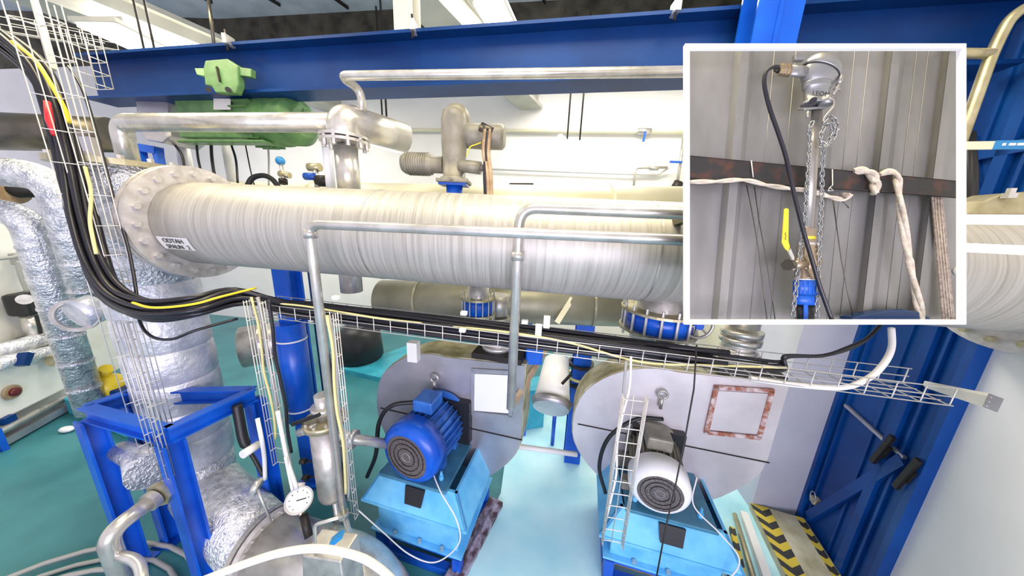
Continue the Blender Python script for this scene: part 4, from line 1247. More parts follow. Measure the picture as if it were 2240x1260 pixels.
# hanging tags on the tray
for (u, v, lb) in ((1178, 722, 'small white tag plate standing on the tray beside the slim pipe'), (1196, 704, 'small white junction box above the tray behind the slim pipe'), (905, 768, 'small pale box behind the tray left of the left blower')):
    c = P(u, v, 2.2 if u != 905 else 3.3); solo('tag_plate', lb, 'box', MB().box(c, (.05, .03, .10) if u != 905 else (.12, .1, .24), (D1, N1, Z)), 'panel_white', bevel=.005)
for (u, v, lb) in ((735, 651, 'white plastic clip on the tray beside the longest slim pipe'), (1148, 704, 'white square clip on the tray right of the slim pipe'), (1015, 685, 'pale round clip on the tray left of the slim pipe'), (1012, 722, 'silver clip low on the tray left of the slim pipe')):
    c = P(u, v, 2.25); solo('cable_clip', lb, 'clip', MB().box(c, (.05, .04, .03), (D1, N1, Z)), 'white_paint', bevel=.004)

# ================================================================ GATE
def G(u, v, off=0.0): return onp(u, v, GA + GN * off, GN)


t = thing('steel_gate', 'tall blue steel double gate in the right wall', 'gate', (GA + GB) / 2)
gw = (GB - GA).length; gh = 6.0


def gbar(p, q, wd, dep, nm='frame_bar', m='blue_gate', lb=None):
    p, q = V(p), V(q)
    d = (q - p).normalized(); s_ = GN.cross(d).normalized()
    return part(nm, MB().box((p + q) / 2 + GN * dep / 2, ((q - p).length, wd, dep), (d, s_, GN)), m, t, lb)


def gs(s_, z_, off=0.0): return GA + GD * s_ + Z * z_ + GN * off


split = .60
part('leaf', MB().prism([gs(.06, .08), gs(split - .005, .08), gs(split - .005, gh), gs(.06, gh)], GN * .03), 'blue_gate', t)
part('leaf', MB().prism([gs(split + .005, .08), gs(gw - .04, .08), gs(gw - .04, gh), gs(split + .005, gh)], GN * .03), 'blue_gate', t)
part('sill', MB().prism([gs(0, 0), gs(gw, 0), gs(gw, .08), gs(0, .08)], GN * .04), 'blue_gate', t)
gbar(gs(.04, .0), gs(.04, gh), .10, .10); gbar(gs(gw - .03, 0), gs(gw - .03, gh), .07, .09)
gbar(gs(.17, .1, .03), gs(.17, gh, .03), .02, .03, 'stiffener')
gbar(gs(split, .1, .03), gs(split, gh, .03), .03, .02, 'stiffener')
gbar(gs(.82, .1, .03), gs(.82, gh, .03), .10, .05, 'stiffener')
gbar(gs(.96, .1, .03), gs(.96, gh, .03), .03, .03, 'stiffener')
gbar(G(1775, 1132, .03), G(1985, 1008, .03), .11, .05, 'brace')
gbar(G(1853, 887, .04), G(1984, 1003, .04), .035, .03, 'push_bar', 'galv', 'pale grey diagonal rod')
gbar(G(2138, 300, .03), G(2150, 420, .03), .03, .03, 'brace')
gbar(G(2175, 420, .03), G(2250, 215, .03), .05, .04, 'brace')
gbar(gs(.1, 4.75, .03), gs(gw, 4.75, .03), .10, .05, 'cross_bar'); gbar(gs(0, gh - .1, .03), gs(gw, gh - .1, .03), .14, .07, 'cross_bar')
for a_, b_ in (((1953, 955), (1908, 1010)), ((2010, 1006), (1958, 1066))):
    p, q = G(*a_, .11), G(*b_, .11)
    hp = part('handle', MB().bar(p, q, .05, .03, up=GN), 'dark', t, 'dark gate handle')
    part('latch_plate', MB().box((p + q) / 2 - GN * .015, (.16, .09, .02), ((q - p).normalized(), GN.cross((q - p).normalized()), GN)), 'dark', hp)
c = G(1778, 1086, .1)
part('ring', MB().tube([c + GD * (.05 * math.cos(i * PI / 8)) + Z * (.07 * math.sin(i * PI / 8)) for i in range(16)], .007, 6, closed=True), 'galv', t)
part('ring_plate', MB().box(c - GN * .05 - Z * .05, (.08, .1, .08), (GD, GN, Z)), 'concrete', t)

# striped guard and upright strips left of the step
for i, (u0, v0, u1, v1, wd, mm, lb) in enumerate(((1578, 1165, 1600, 1262, .09, 'HZ', 'black and yellow striped guard strip nearest the right blower'),
                                              (1600, 1160, 1624, 1262, .06, 'HZ', 'narrow black and yellow striped strip beside the pale pipes'),
                                              (1606, 1130, 1645, 1262, .05, 'brass', 'yellowish pipe standing left of the striped step'))):
    p, q = onz(u0, v0, .06), onz(u1, v1, .06)
    q = q + (q - p) * .8
    if mm == 'HZ':
        d_ = (q - p).normalized()
        me = MB().bar(p + Z * .03, q + Z * .03, wd, .06)
        c_ = (p + q) / 2
        hz2 = hazard('hazard stripes %d' % i, math.atan2(d_.x, d_.y), 5.0)
        o = solo('guard_strip', lb, 'strip', me, hz2)
    else:
        solo('floor_pipe', lb, 'pipe', MB().cyl(p + Z * .04, q + Z * .04, .03, n=14), 'bronze')
p, q = onz(1625, 1128, .06), onz(1672, 1262, .06); q = q + (q - p) * .8
solo('floor_pipe', 'white edge strip between the pale pipe and the striped step', 'strip', MB().bar(p + Z * .04, q + Z * .04, .09, .08), 'panel_white')

# ================================================================ TOP RIGHT
hp = P(2232, 22, 1.9)
pipe('yellowish steel handrail tube at the top right edge', [P(2300, -5, 1.9), P(2215, 28, 1.95), P(2172, 110, 2.0), P(2118, 262, 2.05), P(2090, 340, 2.1)], .032, 'bronze', .12, name='handrail')
solo('handrail_rung', 'yellowish horizontal rung joining the handrail beside the framed view', 'pipe', MB().cyl(P(2060, 116, 2.05), P(2168, 118, 2.0), .032, n=14), 'bronze')
t = thing('label_strap', 'flat band with a blue label tape above the right end of the huge pipe', 'strap', P(2180, 320, 1.95))
a = P(2095, 319, 2.0); b = P(2260, 317, 1.9); ca = P(2170, 318, 1.955)
sdn = (b - a).normalized(); sup = sdn.cross(N1); sup = sup if sup.z > 0 else -sup
part('band', MB().bar(a, b, .012, .052, up=sup), 'cream_duct', t)
part('tape', MB().bar(ca - N1 * .008, b - N1 * .008, .008, .056, up=sup), 'tape_blue', t, 'blue label tape with white lettering')
for f0, f1 in ((.18, .26), (.34, .50), (.54, .70)):
    part('printed_mark', MB().bar(ca + (b - ca) * f0 - N1 * .014 + sup * .002, ca + (b - ca) * f1 - N1 * .014 + sup * .002, .004, .016, up=sup), 'label', t)
t = thing('rail_clamp', 'brass coloured clamp flange on top of the huge pipe at the right edge', 'flange', P(2200, 455, 1.9))
part('saddle', MB().prism([P(u, v, 1.80) for u, v in ((2110, 470), (2150, 440), (2190, 424), (2260, 418), (2260, 470))], N1 * .14), 'bronze', t, bevel=.01)
part('bolt', MB().rev(P(2205, 434, 1.78), Z, [(0, .032), (.03, .032), (.031, .02), (.06, .02)], 6, False), 'steel', t)
solo('steel_band', 'upper polished steel rail crossing the huge pipe at the right edge', 'rail', MB().bar(P(2080, 480, 1.66), P(2300, 482, 1.5), .05, .055), 'steel')
solo('steel_band', 'lower polished steel rail crossing the huge pipe at the right edge', 'rail', MB().bar(P(2080, 540, 1.64), P(2300, 550, 1.48), .05, .05), 'steel')
solo('cable_bundle', 'dark upright cable behind the label band at the right', 'cable', MB().tube([P(2120, 290, 2.15), P(2126, 380, 2.15), P(2122, 470, 2.1)], .03, 10), 'black')
t = thing('beam_joint', 'dirty steel joint bracket where the crane beam meets the wall top right', 'bracket', P(2155, 40, 2.9))
part('plate', MB().bar(P(2120, 42, 2.9), P(2190, 8, 2.9), .10, .08), 'galv', t)
part('bolt', MB().cyl(P(2150, 48, 2.85), P(2150, 30, 2.85), .03, n=8), 'steel', t)
part('bolt', MB().cyl(P(2135, 48, 2.85), P(2135, 34, 2.85), .02, n=8), 'steel', t)

# ================================================================ LEFT SIDE
pipe('dark thick steel pipe crossing behind the cable bundle at the left', [P(-80, 285, 3.9), P(250, 296, 4.3)], .24, 'dark_pipe', n=32, name='dark_pipe')
def foil_pipe(label, pts, r, rad, seams=4):
    path = fillet(pts, rad, 8)
    lo = min(path, key=lambda p: p.z)
    t = thing('foil_pipe', label, 'pipe', lo)
    part('wrap', MB().tube(path, r, 26), 'foil', t)
    a, b = pts[-2], pts[-1]
    for k in range(seams):
        c = a + (b - a) * ((k + 1) / (seams + 1))
        part('tape_seam', MB().ring(c, b - a, r - .004, r + .008, .03, 26), 'foil', t)
    return t


a = P(165, 398, 3.2)
foil_pipe('foil wrapped pipe entering high at the left edge, nearer the column', [P(-80, 370, 3.0), P(118, 385, 3.2), down(P(118, 385, 3.2), 690)], .15, .3)
foil_pipe('foil wrapped pipe from the left edge running down to the blue stand', [P(-60, 455, 3.15), P(58, 470, 3.25), down(P(58, 470, 3.25), 900)], .135, .3, 6)
t = thing('foil_end', 'round foil covered pipe end below the nearer foil pipe', 'pipe', P(168, 720, 3.1))
part('cap', MB().cyl(P(166, 690, 3.1), P(215, 672, 3.25), .16, n=28), 'foil_net', t)
part('rim', MB().ring(P(166, 690, 3.1), P(205, 680, 3.3) - P(166, 690, 3.1), .14, .18, .03, 28), 'steel_dull', t)
t = thing('steel_stub', 'brownish flanged stub between the two foil pipes at the left edge', 'pipe', P(40, 420, 3.6))
part('tube', MB().cyl(P(-20, 416, 3.7), P(86, 414, 3.7), .10, n=20), 'dark', t)
part('flange', MB().cyl(P(8, 416, 3.65), P(24, 416, 3.65), .17, n=20), 'brown_bar', t)
# white wall and channels at the left
L0, L1 = onz(0, 980), onz(185, 876)
LD = (L1 - L0).normalized(); LN = V((-LD.y, LD.x, 0)); LN = LN if LN.x < 0 else -LN
w0 = L0 - LD * 3 + LN * .5; w1 = L1 + LD * 2.2 + LN * .5
struct('wall_left', MB().prism([w0, w1, w1 + Z * 3.6, w0 + Z * 3.6], LN * .2), 'panel_white')
c0_, c1_ = L0 - LD * 3, L1 + LD * .3
t = thing('white_tank', 'long white insulated tank along the left wall with a red knob', 'tank', (c0_ + c1_) / 2)
part('body', MB().prism([c0_ + Z * .42, c0_ + Z * 1.25, c0_ + LN * .45 + Z * 1.35, c0_ + LN * .45 + Z * .42], c1_ - c0_), 'panel_white', t, bevel=.03)
part('plinth_rail', MB().bar(c0_ + Z * .10 - LN * .03, c1_ + Z * .10 - LN * .03, .16, .12), 'galv', t)
part('pipe_rail', MB().cyl(c0_ + Z * .30 - LN * .08, c1_ + Z * .30 - LN * .08, .06, n=14), 'steel', t)
kb = onp(24, 858, c0_ - LN * .02, LN)
k_ = part('knob', MB().rev(kb, -LN, [(0, .05), (.03, .07), (.07, .07), (.08, .04)], 16), 'red_dark', t, 'dark red knob')
part('knob_base', MB().cyl(kb, kb - LN * .03, .12, n=16), 'brown_bar', k_)
for (u, v) in ((18, 918),):
    c = onp(u, v, c0_ - LN * .05, LN); part('latch', MB().box(c, (.14, .08, .12), (LD, LN, Z)), 'blue_beam', t, 'dark blue latch')
g = onz(10, 985); part('support_leg', MB().box(g + Z * .2, (.07, .07, .4)), 'blue', t)
solo('foil_header', 'crumpled white foil header pipe lying above the white tank', 'pipe', MB().tube([onp(-20, 800, c0_ - LN * .05, LN), onp(60, 782, c0_ - LN * .05, LN), onp(120, 768, c0_ - LN * .05, LN), onp(150, 752, c0_ - LN * .05, LN)], .12, 18), 'foil')
solo('foil_header', 'smooth white covered pipe above the crumpled header at the left', 'pipe', MB().tube([onp(-20, 775, c0_ + LN * .2, LN), onp(70, 748, c0_ + LN * .2, LN), onp(140, 728, c0_ + LN * .2, LN)], .13, 18), 'foil')
t = thing('pipe_bracket', 'dark blue pipe bracket between the two headers at the left', 'bracket', onp(50, 800, c0_ - LN * .2, LN))
part('plate', MB().bar(onp(58, 772, c0_ - LN * .2, LN), onp(46, 800, c0_ - LN * .2, LN), .12, .1, up=LD), 'blue_beam', t)
t = thing('header_valve', 'dark valve body on the headers beside the foil pipe', 'valve', onp(120, 790, c0_ - LN * .2, LN))
part('body', MB().cyl(onp(112, 790, c0_ - LN * .2, LN), onp(140, 782, c0_ - LN * .2, LN), .10, n=12), 'bronze', t)
part('lever', MB().bar(onp(140, 780, c0_ - LN * .25, LN), onp(148, 800, c0_ - LN * .25, LN), .08, .06, up=LD), 'blue', t)
# filter regulator on the white wall
def W_(u, v, off=0.0): return onp(u, v, w0 - LN * off, LN)


t = thing('filter_regulator', 'black air filter regulator with two clear bowls on the white wall', 'regulator', W_(78, 730, .1))
part('head', MB().box(W_(62, 663, .25), (.42, .3, .42), (LD, LN, Z)), 'black', t, bevel=.06)
part('gauge_face', MB().cyl(W_(54, 655, .40), W_(54, 655, .46), .09, n=16), 'steel', t)
for u in (68, 92):
    part('bowl', MB().cyl(W_(u - 6, 690, .25), W_(u + 6, 732, .25), .10, n=16), 'steel', t)
part('bowl_bar', MB().bar(W_(74, 690, .32), W_(84, 730, .32), .08, .05, up=LD), 'black', t)
part('foot', MB().box(W_(92, 734, .25), (.5, .3, .12), (LD, LN, Z)), 'dark_pipe', t, bevel=.03)
part('yellow_tag', MB().box(W_(104, 666, .2), (.05, .06, .38), (LD, LN, Z)), 'yellow', t, 'bright yellow tag', bevel=.01)
solo('regulator_bracket', 'small grey bracket on the white wall above the regulator', 'bracket', MB().box(W_(58, 565, .2), (.30, .2, .22), (LD, LN, Z)), 'cable_grey', bevel=.02)
for i, (pts, lb) in enumerate((([(-10, 567), (30, 562), (48, 553), (70, 554)], 'grey cable on the white wall coming in from the left edge'),
                              ([(38, 570), (44, 600), (60, 640)], 'left grey hose dropping to the air regulator'),
                              ([(60, 575), (66, 605), (80, 645)], 'right grey hose dropping to the air regulator'))):
    solo('wall_cable', lb, 'cable', MB().tube(smooth_path([W_(u, v, .3) for u, v in pts], 6), .03, 8), 'cable_grey')
t = thing('yellow_pump', 'yellow pump housing on a blue foot behind the blue stand', 'pump', onz(240, 880))
c = P(238, 845, 4.0)
part('housing', MB().ball(c, .18, 16, 10), 'yellow', t)
part('spout', MB().cyl(c + V((-.1, 0, .1)), c + V((.05, 0, .28)), .07, n=12), 'yellow', t)
part('foot', MB().box(c + V((.25, .05, -.1)), (.3, .3, .2)), 'blue_beam', t, bevel=.02)
a = onz(150, 895); solo('floor_box', 'low cyan painted box on the floor behind the blue stand', 'box', MB().prism([onz(150, 905), onz(290, 965), onz(330, 930), onz(200, 880)], Z * .35), 'cyan', bevel=.02)
solo('floor_fitting', 'small white fitting lying on the teal floor at the left', 'fitting', MB().ball(onz(148, 944) + Z * .05, .12, 12, 8, scale=(1, .6, .4)), 'white_paint')

# ================================================================ BOTTOM LEFT: BENT PIPE, HOSES, RAIL
zp = 1.35
a = P(322, 1102, 2.55); b = P(232, 1170, 2.3)
t = thing('bent_pipe', 'bent shiny steel pipe with a forked end at the bottom left', 'pipe', V((b.x, b.y, 0)))
bb = down(b, 1262) - Z * .3
part('tube', MB().tube(fillet([a, b, bb], .2, 10), .062, 24), 'steel', t)
q1 = down(b, 1212)
part('branch', MB().tube(fillet([q1, q1 + (P(300, 1222, 2.2) - P(236, 1208, 2.2)), P(312, 1300, 2.2)], .12, 8), .036, 16), 'steel', t)
t = thing('pipe_union', 'cluster of steel unions at the end of the bent pipe', 'fitting', a)
dd = (a - b).normalized()
for k, (r_, m_) in enumerate(((.085, 'steel_dull'), (.115, 'bronze'), (.09, 'steel'), (.12, 'steel_dull'))):
    part('union_nut', MB().cyl(a + dd * (.0 + .07 * k), a + dd * (.055 + .07 * k), r_, n=8 if k % 2 else 20, smooth=False), m_, t)
solo('foil_stub', 'white foil covered stub leaving the column behind the left stand leg', 'pipe', MB().tube([P(262, 985, 3.0), P(300, 1000, 2.95), P(330, 1030, 2.8)], [.09, .11, .17], 16), 'foil')
# hoses on the floor
for i, rr in enumerate((.72, .84, .97, 1.10)):
    c = onz(330, 1192) - V((0, 1.12, 0))
    pts = [c + V((math.cos(a_) * rr * 1.25, math.sin(a_) * rr, .03 + .03 * (i % 2))) for a_ in [k * PI / 14 for k in range(28)]]
    solo('floor_hose', ['innermost grey hose ring lying on the floor at the bottom left', 'second grey hose ring lying on the floor at the bottom left', 'third grey hose ring lying on the floor at the bottom left', 'outermost grey hose ring lying on the floor at the bottom left'][i], 'hose', MB().tube(pts, .024, 8, closed=True), 'cable_grey')
# curved handrail across the bottom
hr = [P(430, 1275, 1.75), P(540, 1232, 1.75), P(620, 1208, 1.75), P(700, 1200, 1.75), P(780, 1216, 1.75), P(830, 1243, 1.75), P(880, 1290, 1.75)]
solo('curved_rail', 'pale curved guard tube arching across the bottom edge', 'rail', MB().tube(smooth_path(hr, 8), .022, 14), 'white_sheath')
t = thing('drain_box', 'upright steel box under the curved guard tube', 'box', P(700, 1300, 2.0))
part('body', MB().prism([P(660, 1215, 2.15), P(745, 1228, 2.1), P(760, 1330, 2.1), P(664, 1330, 2.15)], N1 * .2), 'steel_dull', t, bevel=.01)
t = thing('sample_line', 'thin bent steel sample line with a blue tap on the wide lower pipe', 'pipe', P(700, 1190, 2.1))
part('line', MB().tube(fillet([P(690, 1210, 2.15), P(688, 1148, 2.1), P(742, 1132, 2.05)], .04, 5), .012, 10), 'steel', t)
part('tap', MB().bar(P(726, 1186, 2.05), P(748, 1168, 2.05), .05, .03), 'tape_blue', t, 'blue tap handle')
solo('gauge_clamp', 'small dark clamp under the dial gauge on the wide lower pipe', 'clamp', MB().cyl(P(664, 1125, 2.72), P(676, 1175, 2.66), .035, n=10), 'dark')
# ================================================================ THE FRAMED VIEW (a shallow white box before the big pipe)
FD, SD = 1.22, 1.40          # distance of its front frame and of its back sheet
IC = lambda x, y, d=1.30: P(1490 + x / 1.969, 80 + y / 1.969, d)
ux, uy, uz = R3 @ V((1, 0, 0)), R3 @ V((0, 1, 0)), R3 @ V((0, 0, 1))     # right, up, towards the viewer: the box is tilted like the camera

t = thing('display_frame', 'large square white frame around the view of the sensor, at the upper right', 'frame', P(1806, 709, FD + .05))


def fbar(u0, v0, u1, v1):
    a, b = P(u0, v0, FD), P(u1, v1, FD)
    part('frame_bar', MB().box((a + b) / 2 - uz * .008, (abs((b - a).dot(ux)), abs((b - a).dot(uy)), .016), (ux, uy, uz)), 'frame_white', t)


fbar(1499, 95, 2114, 105); fbar(1499, 699.5, 2114, 710); fbar(1499, 105, 1509, 699.5); fbar(2104, 105, 2114, 699.5)
for (u, v) in ((1505, 101), (2108, 101), (2108, 704), (1505, 704)):
    part('corner_post', MB().bar(P(u, v, FD + .004), P(u, v, SD + .016), .012, .012, up=uy), 'frame_white', t)
part('back_board', MB().prism([P(1501, 97, SD + .014), P(2112, 97, SD + .014), P(2112, 708, SD + .014), P(1501, 708, SD + .014)], -uz * .006), 'dark_pipe', t)
for (u, v) in ((1620, 300), (1980, 300)):
    a = P(u, 430, SD + .02); b = a - uz * .9
    part('mounting_arm', MB().bar(a, b, .05, .05), 'dark_pipe', t)

# profiled sheet: trapezoid ribs leaning slightly, a thing of its own with its ribs as parts
sh = thing('profiled_sheet', 'grey profiled metal wall sheet inside the white frame', 'wall sheet', P(1806, 705, SD))
xt = 37; BOT = 1222; TOP = 47


def sx_at(xtop, xbot, y): return xtop + (xbot - xtop) * (y - 50) / 1170.0


def sheet_strip(x0t, x0b, d0, x1t, x1b, d1, nm, m='sheet', n=6):
    a, b, c, d = IC(x0t, TOP, d0), IC(x1t, TOP, d1), IC(x1b, BOT, d1), IC(x0b, BOT, d0)
    return part(nm, MB().prism([a, b, c, d], -uz * .003), m, sh)


ribs = [(-60, -190), (252, 150), (628, 512), (905, 770), (1150, 1000), (1390, 1230)]
RW = 64
for i, (rt, rb) in enumerate(ribs):
    cl = lambda x: max(36, min(1210, x))
    # flat pan to the next rib
    if i + 1 < len(ribs):
        nt_, nb_ = ribs[i + 1]
        x0t, x0b, x1t, x1b = rt + RW, rb + RW, nt_ - 22, nb_ - 22
        part('sheet_pan', MB().prism([IC(cl(x0t), TOP, SD), IC(cl(x1t), TOP, SD), IC(cl(x1b), BOT, SD), IC(cl(x0b), BOT, SD)], -uz * .003), 'sheet', sh)
        for f in (.3, .62):
            lt, lb_ = x0t + (x1t - x0t) * f, x0b + (x1b - x0b) * f
            if lt > 40 and lb_ > 40 and lt < 1200: part('crease', MB().tube([IC(lt, TOP, SD - .001), IC(lb_, BOT, SD - .001)], .0014, 6), 'sheet', sh)
    ok = [max(36, v) for v in (rt - 22, rb - 22)]
    # sloping flanks and the raised face
    for (o0, e0, o1, e1, nm) in ((-22, SD, 8, SD - .032, 'rib_flank'), (8, SD - .032, 44, SD - .032, 'rib_face'), (44, SD - .032, RW, SD, 'rib_flank')):
        if cl(rt + o1) > 36 and cl(rt + o0) < 1210:
            a_t, b_t, a_b, b_b = cl(rt + o0), cl(rt + o1), cl(rb + o0), cl(rb + o1)
            if b_t > a_t + 1:
                part(nm, MB().prism([IC(a_t, TOP, e0), IC(b_t, TOP, e1), IC(b_b, BOT, e1), IC(a_b, BOT, e0)], -uz * .003), 'sheet', sh)

# ---- angle iron
rl = thing('angle_iron', 'rusty dark angle iron crossing the framed view', 'rail', IC(620, 650, 1.35))
a0, a1, b1_, b0_ = IC(36, 512, 1.345), IC(1196, 622, 1.345), IC(1196, 694, 1.345), IC(36, 608, 1.345)
part('web', MB().prism([a0, a1, b1_, b0_], -uz * .004), 'rail', rl)
part('top_leg', MB().prism([a0, a1, a1 - uz * .04, a0 - uz * .04], -uy * .004), 'rail', rl)
part('bottom_leg', MB().prism([b0_, b1_, b1_ + uz * .012, b0_ + uz * .012], -uy * .004), 'rail', rl)
solo('tie_wire', 'thin bright tie wire round the angle iron under the left rib', 'wire', MB().tube([IC(302, 534, 1.338), IC(310, 606, 1.338)], .0028, 6), 'wire')
solo('tie_wire', 'thin bent tie wire round the angle iron right of the stem', 'wire', MB().tube([IC(651, 572, 1.338), IC(652, 640, 1.338), IC(640, 650, 1.33), IC(655, 664, 1.33), IC(632, 664, 1.33), IC(640, 650, 1.33)], .0025, 6), 'wire')

# ---- ropes (two twisted strands each)
def rope(label, pts, r, turns):
    path = smooth_path(pts, 10)
    lo = min(path, key=lambda p: p.z)
    t = thing('rope', label, 'rope', lo)
    for s_ in (0, 1):
        o = []
        L = len(path)
        for i, p in enumerate(path):
            a, b = path[max(0, i - 1)], path[min(L - 1, i + 1)]
            x, y, _ = frame_of(b - a); an = 2 * PI * turns * i / L + s_ * PI
            o.append(p + (x * math.cos(an) + y * math.sin(an)) * r * .45)
        part('strand', MB().tube(o, r * .68, 9), 'rope', t)
    return t


rope('off white twisted rope lying along the angle iron from the left frame edge', [IC(34, 626, 1.325), IC(150, 624, 1.325), IC(270, 618, 1.325), IC(370, 640, 1.325), IC(470, 655, 1.325), IC(560, 666, 1.325), IC(640, 690, 1.325), IC(700, 702, 1.325), IC(730, 680, 1.32)], .0095, 4)
rope('off white rope wrapped over the angle iron right of the chain', [IC(735, 580, 1.35), IC(790, 578, 1.335), IC(825, 600, 1.325), IC(836, 640, 1.322), IC(832, 678, 1.325)], .0165, 1.5)
rope('off white rope hanging over the angle iron down to the bottom right of the frame', [IC(848, 596, 1.345), IC(895, 582, 1.335), IC(928, 600, 1.322), IC(938, 680, 1.32), IC(962, 840, 1.32), IC(990, 1000, 1.32), (IC(1022, 1150, 1.32)), IC(1036, 1220, 1.32)], .0135, 2)
solo('rope_end', 'frayed brown rope end under the angle iron', 'rope', MB().ball(IC(706, 682, 1.32), .014, 12, 8, scale=(1.3, .8, .8)), 'strap')
st2 = thing('woven_strap', 'brown woven strap hanging from the right end of the angle iron', 'strap', IC(1130, 1215, 1.35))
part('webbing', MB().prism([IC(1080, 686, 1.352), IC(1128, 690, 1.352), IC(1180, 1222, 1.352), IC(1128, 1222, 1.352)], -uz * .004), 'strap', st2)
for k in range(3):
    part('stitch_row', MB().tube([IC(1092 + 12 * k, 690, 1.350), IC(1142 + 12 * k, 1220, 1.350)], .0012, 5), 'rope', st2)

# ---- hanging wires
for (pts, lb) in (([(282, 640), (310, 780), (335, 930), (352, 1080), (370, 1222)], 'left thin steel wire hanging below the rope'),
                  ([(316, 648), (335, 790), (365, 950), (388, 1100), (405, 1222)], 'second thin steel wire hanging below the rope'),
                  ([(655, 705), (670, 820), (690, 960), (715, 1090), (742, 1216)], 'thin steel wire hanging right of the chain'),
                  ([(690, 706), (708, 722), (722, 738)], 'short dark wire end under the rope knot')):
    solo('hanging_wire', lb, 'wire', MB().tube([IC(x, y, 1.345) for x, y in pts], .0022, 6), 'dark_pipe')

# ---- the bodies below are shallow castings, about half as deep as wide
SQ = .55
_part = part


def part(name, mb, m, parent, label=None, local=False, bevel=0.0):
    if (parent in FLAT or parent.parent in FLAT) and name not in UNFLAT:
        c0 = IC(560, 500, 1.30)
        for k_, p_ in enumerate(mb.v): mb.v[k_] = p_ - uz * ((p_ - c0).dot(uz) * (1 - SQ))
    return _part(name, mb, m, parent, label, local, bevel)


FLAT = set()
UNFLAT = {'lever', 'lever_arm', 'lever_nut', 'grip_print', 'stem_boss', 'latch', 'latch_knob', 'latch_pin', 'hook', 'plate_screw', 'boss', 'set_screw', 'hinge', 'stripe'}
# ---- temperature sensor head
sn = thing('temperature_sensor', 'silver domed sensor head on a long steel stem', 'sensor', IC(553, 830, 1.30))
FLAT.add(sn)
hc = IC(597, 158, 1.30); la = (ux * .42 + uy * .88).normalized(); vw = (CAMLOC - IC(590, 240, 1.29)).normalized()      # lid axis
lx = la.cross(uz).normalized(); ly = la.cross(lx)
bowl = MB().ball(hc, .080, 36, 20, (lx, ly, la), 0, PI)
part('bowl', bowl, 'alu_head', sn)
ld_ = part('lid', MB().rev(hc + la * .004, la, [(0, .083), (.006, .087), (.018, .086), (.024, .083), (.045, .074), (.062, .058), (.072, .036), (.076, .012), (.0765, 0.001)], 40), 'alu_head', sn)
part('gasket', MB().rev(hc + la * .000, la, [(0, .0835), (.005, .0835)], 40), 'black', ld_)
hn = IC(505, 92, 1.29)
part('hinge', MB().box(hn, (.045, .02, .03), (ux, uz, uy)), 'alu_head', sn, bevel=.004)
# latch on the right
lt_ = part('latch', MB().tube([IC(690, 178, 1.27), IC(678, 205, 1.27), IC(668, 232, 1.27), IC(650, 252, 1.27)], .006, 8), 'alu_tube', sn)
part('latch_knob', MB().cyl(IC(690, 170, 1.27), IC(676, 205, 1.27), .0085, n=10), 'alu_tube', lt_)
part('latch_pin', MB().cyl(IC(660, 224, 1.27), IC(684, 230, 1.27), .006, n=8), 'alu_tube', lt_)
# conduit entry, gland
ea = IC(545, 150, 1.29); eb = IC(470, 140, 1.28)
part('cable_entry', MB().cyl(ea, eb, .027, .025, n=24), 'alu_head', sn)
gl = part('gland', MB().cyl(IC(476, 141, 1.28), IC(428, 134, 1.275), .026, n=8, smooth=False), 'nickel', sn, 'nickel cable gland')
for k in range(3):
    c = IC(470 - 15 * k, 140 - 2 * k, 1.28); part('thread_ring', MB().ring(c, eb - ea, .02, .029, .0035, 24), 'nickel', gl)
part('gland_neck', MB().cyl(IC(428, 134, 1.275), IC(412, 131, 1.273), .016, .010, n=14), 'dark', gl)
# neck
na, nb2 = IC(590, 198, 1.29), IC(583, 296, 1.29); nd = (nb2 - na).normalized(); NLn = (nb2 - na).length
part('neck', MB().rev(na, nd, [(0, .060), (.006, .062), (.012, .058), (.018, .061), (.026, .059), (.030, .053), (NLn - .016, .050), (NLn - .012, .062), (NLn, .064)], 36), 'alu_head', sn)
part('base_plate', MB().box(IC(583, 303, 1.288), (.135, .07, .012), ((ux * .99 + uy * .10).normalized(), (uz * .9 - uy * .3).normalized(), (uy * .95 + uz * .25).normalized())), 'alu_head', sn, bevel=.004)
part('boss', MB().cyl(IC(619, 264, 1.27), IC(618, 300, 1.27), .024, n=20), 'alu_head', sn)
part('set_screw', MB().cyl(IC(569, 275, 1.275), IC(569, 275, 1.262), .0125, n=16), 'black', sn)
part('plate_screw', MB().cyl(IC(546, 322, 1.26), IC(542, 350, 1.26), .005, n=8), 'alu_tube', sn)
tx_ = (ux - vw * ux.dot(vw)).normalized(); ty_ = vw.cross(tx_)
text_mesh('LEOM', .030, .0006, IC(603, 247, 1.252), ux - uy * .10, uy, 'print', sn)
# safety hook
part('hook', MB().tube(smooth_path([IC(636, 264, 1.25), IC(655, 275, 1.245), IC(656, 300, 1.245), IC(636, 325, 1.25), IC(618, 348, 1.255), IC(612, 368, 1.255)], 6), .0045, 8), 'alu_tube', sn)
# stem
sa, sb = IC(583, 306, 1.30), IC(551, 834, 1.30)
part('stem', MB().cyl(sa, sb, .0205, n=20), 'alu_tube', sn)
# ---- the black sensor cable
solo('sensor_cable', 'thin black cable hanging from the sensor head across the framed view', 'cable',
     MB().tube(smooth_path([IC(*p, 1.25) for p in ((418, 131), (395, 132), (368, 150), (358, 190), (364, 240), (385, 320), (420, 420), (452, 520), (478, 640), (502, 740), (530, 850), (560, 950), (592, 1060), (620, 1140), (650, 1222))], 8), .0078, 10), 'cable')

# ---- fittings and ball valve
bv = thing('ball_valve', 'brass ball valve with a yellow lever handle', 'valve', IC(541, 1052, 1.30))
FLAT.add(bv)
ax_ = (IC(541, 1052, 1.30) - IC(552, 830, 1.30)).normalized()


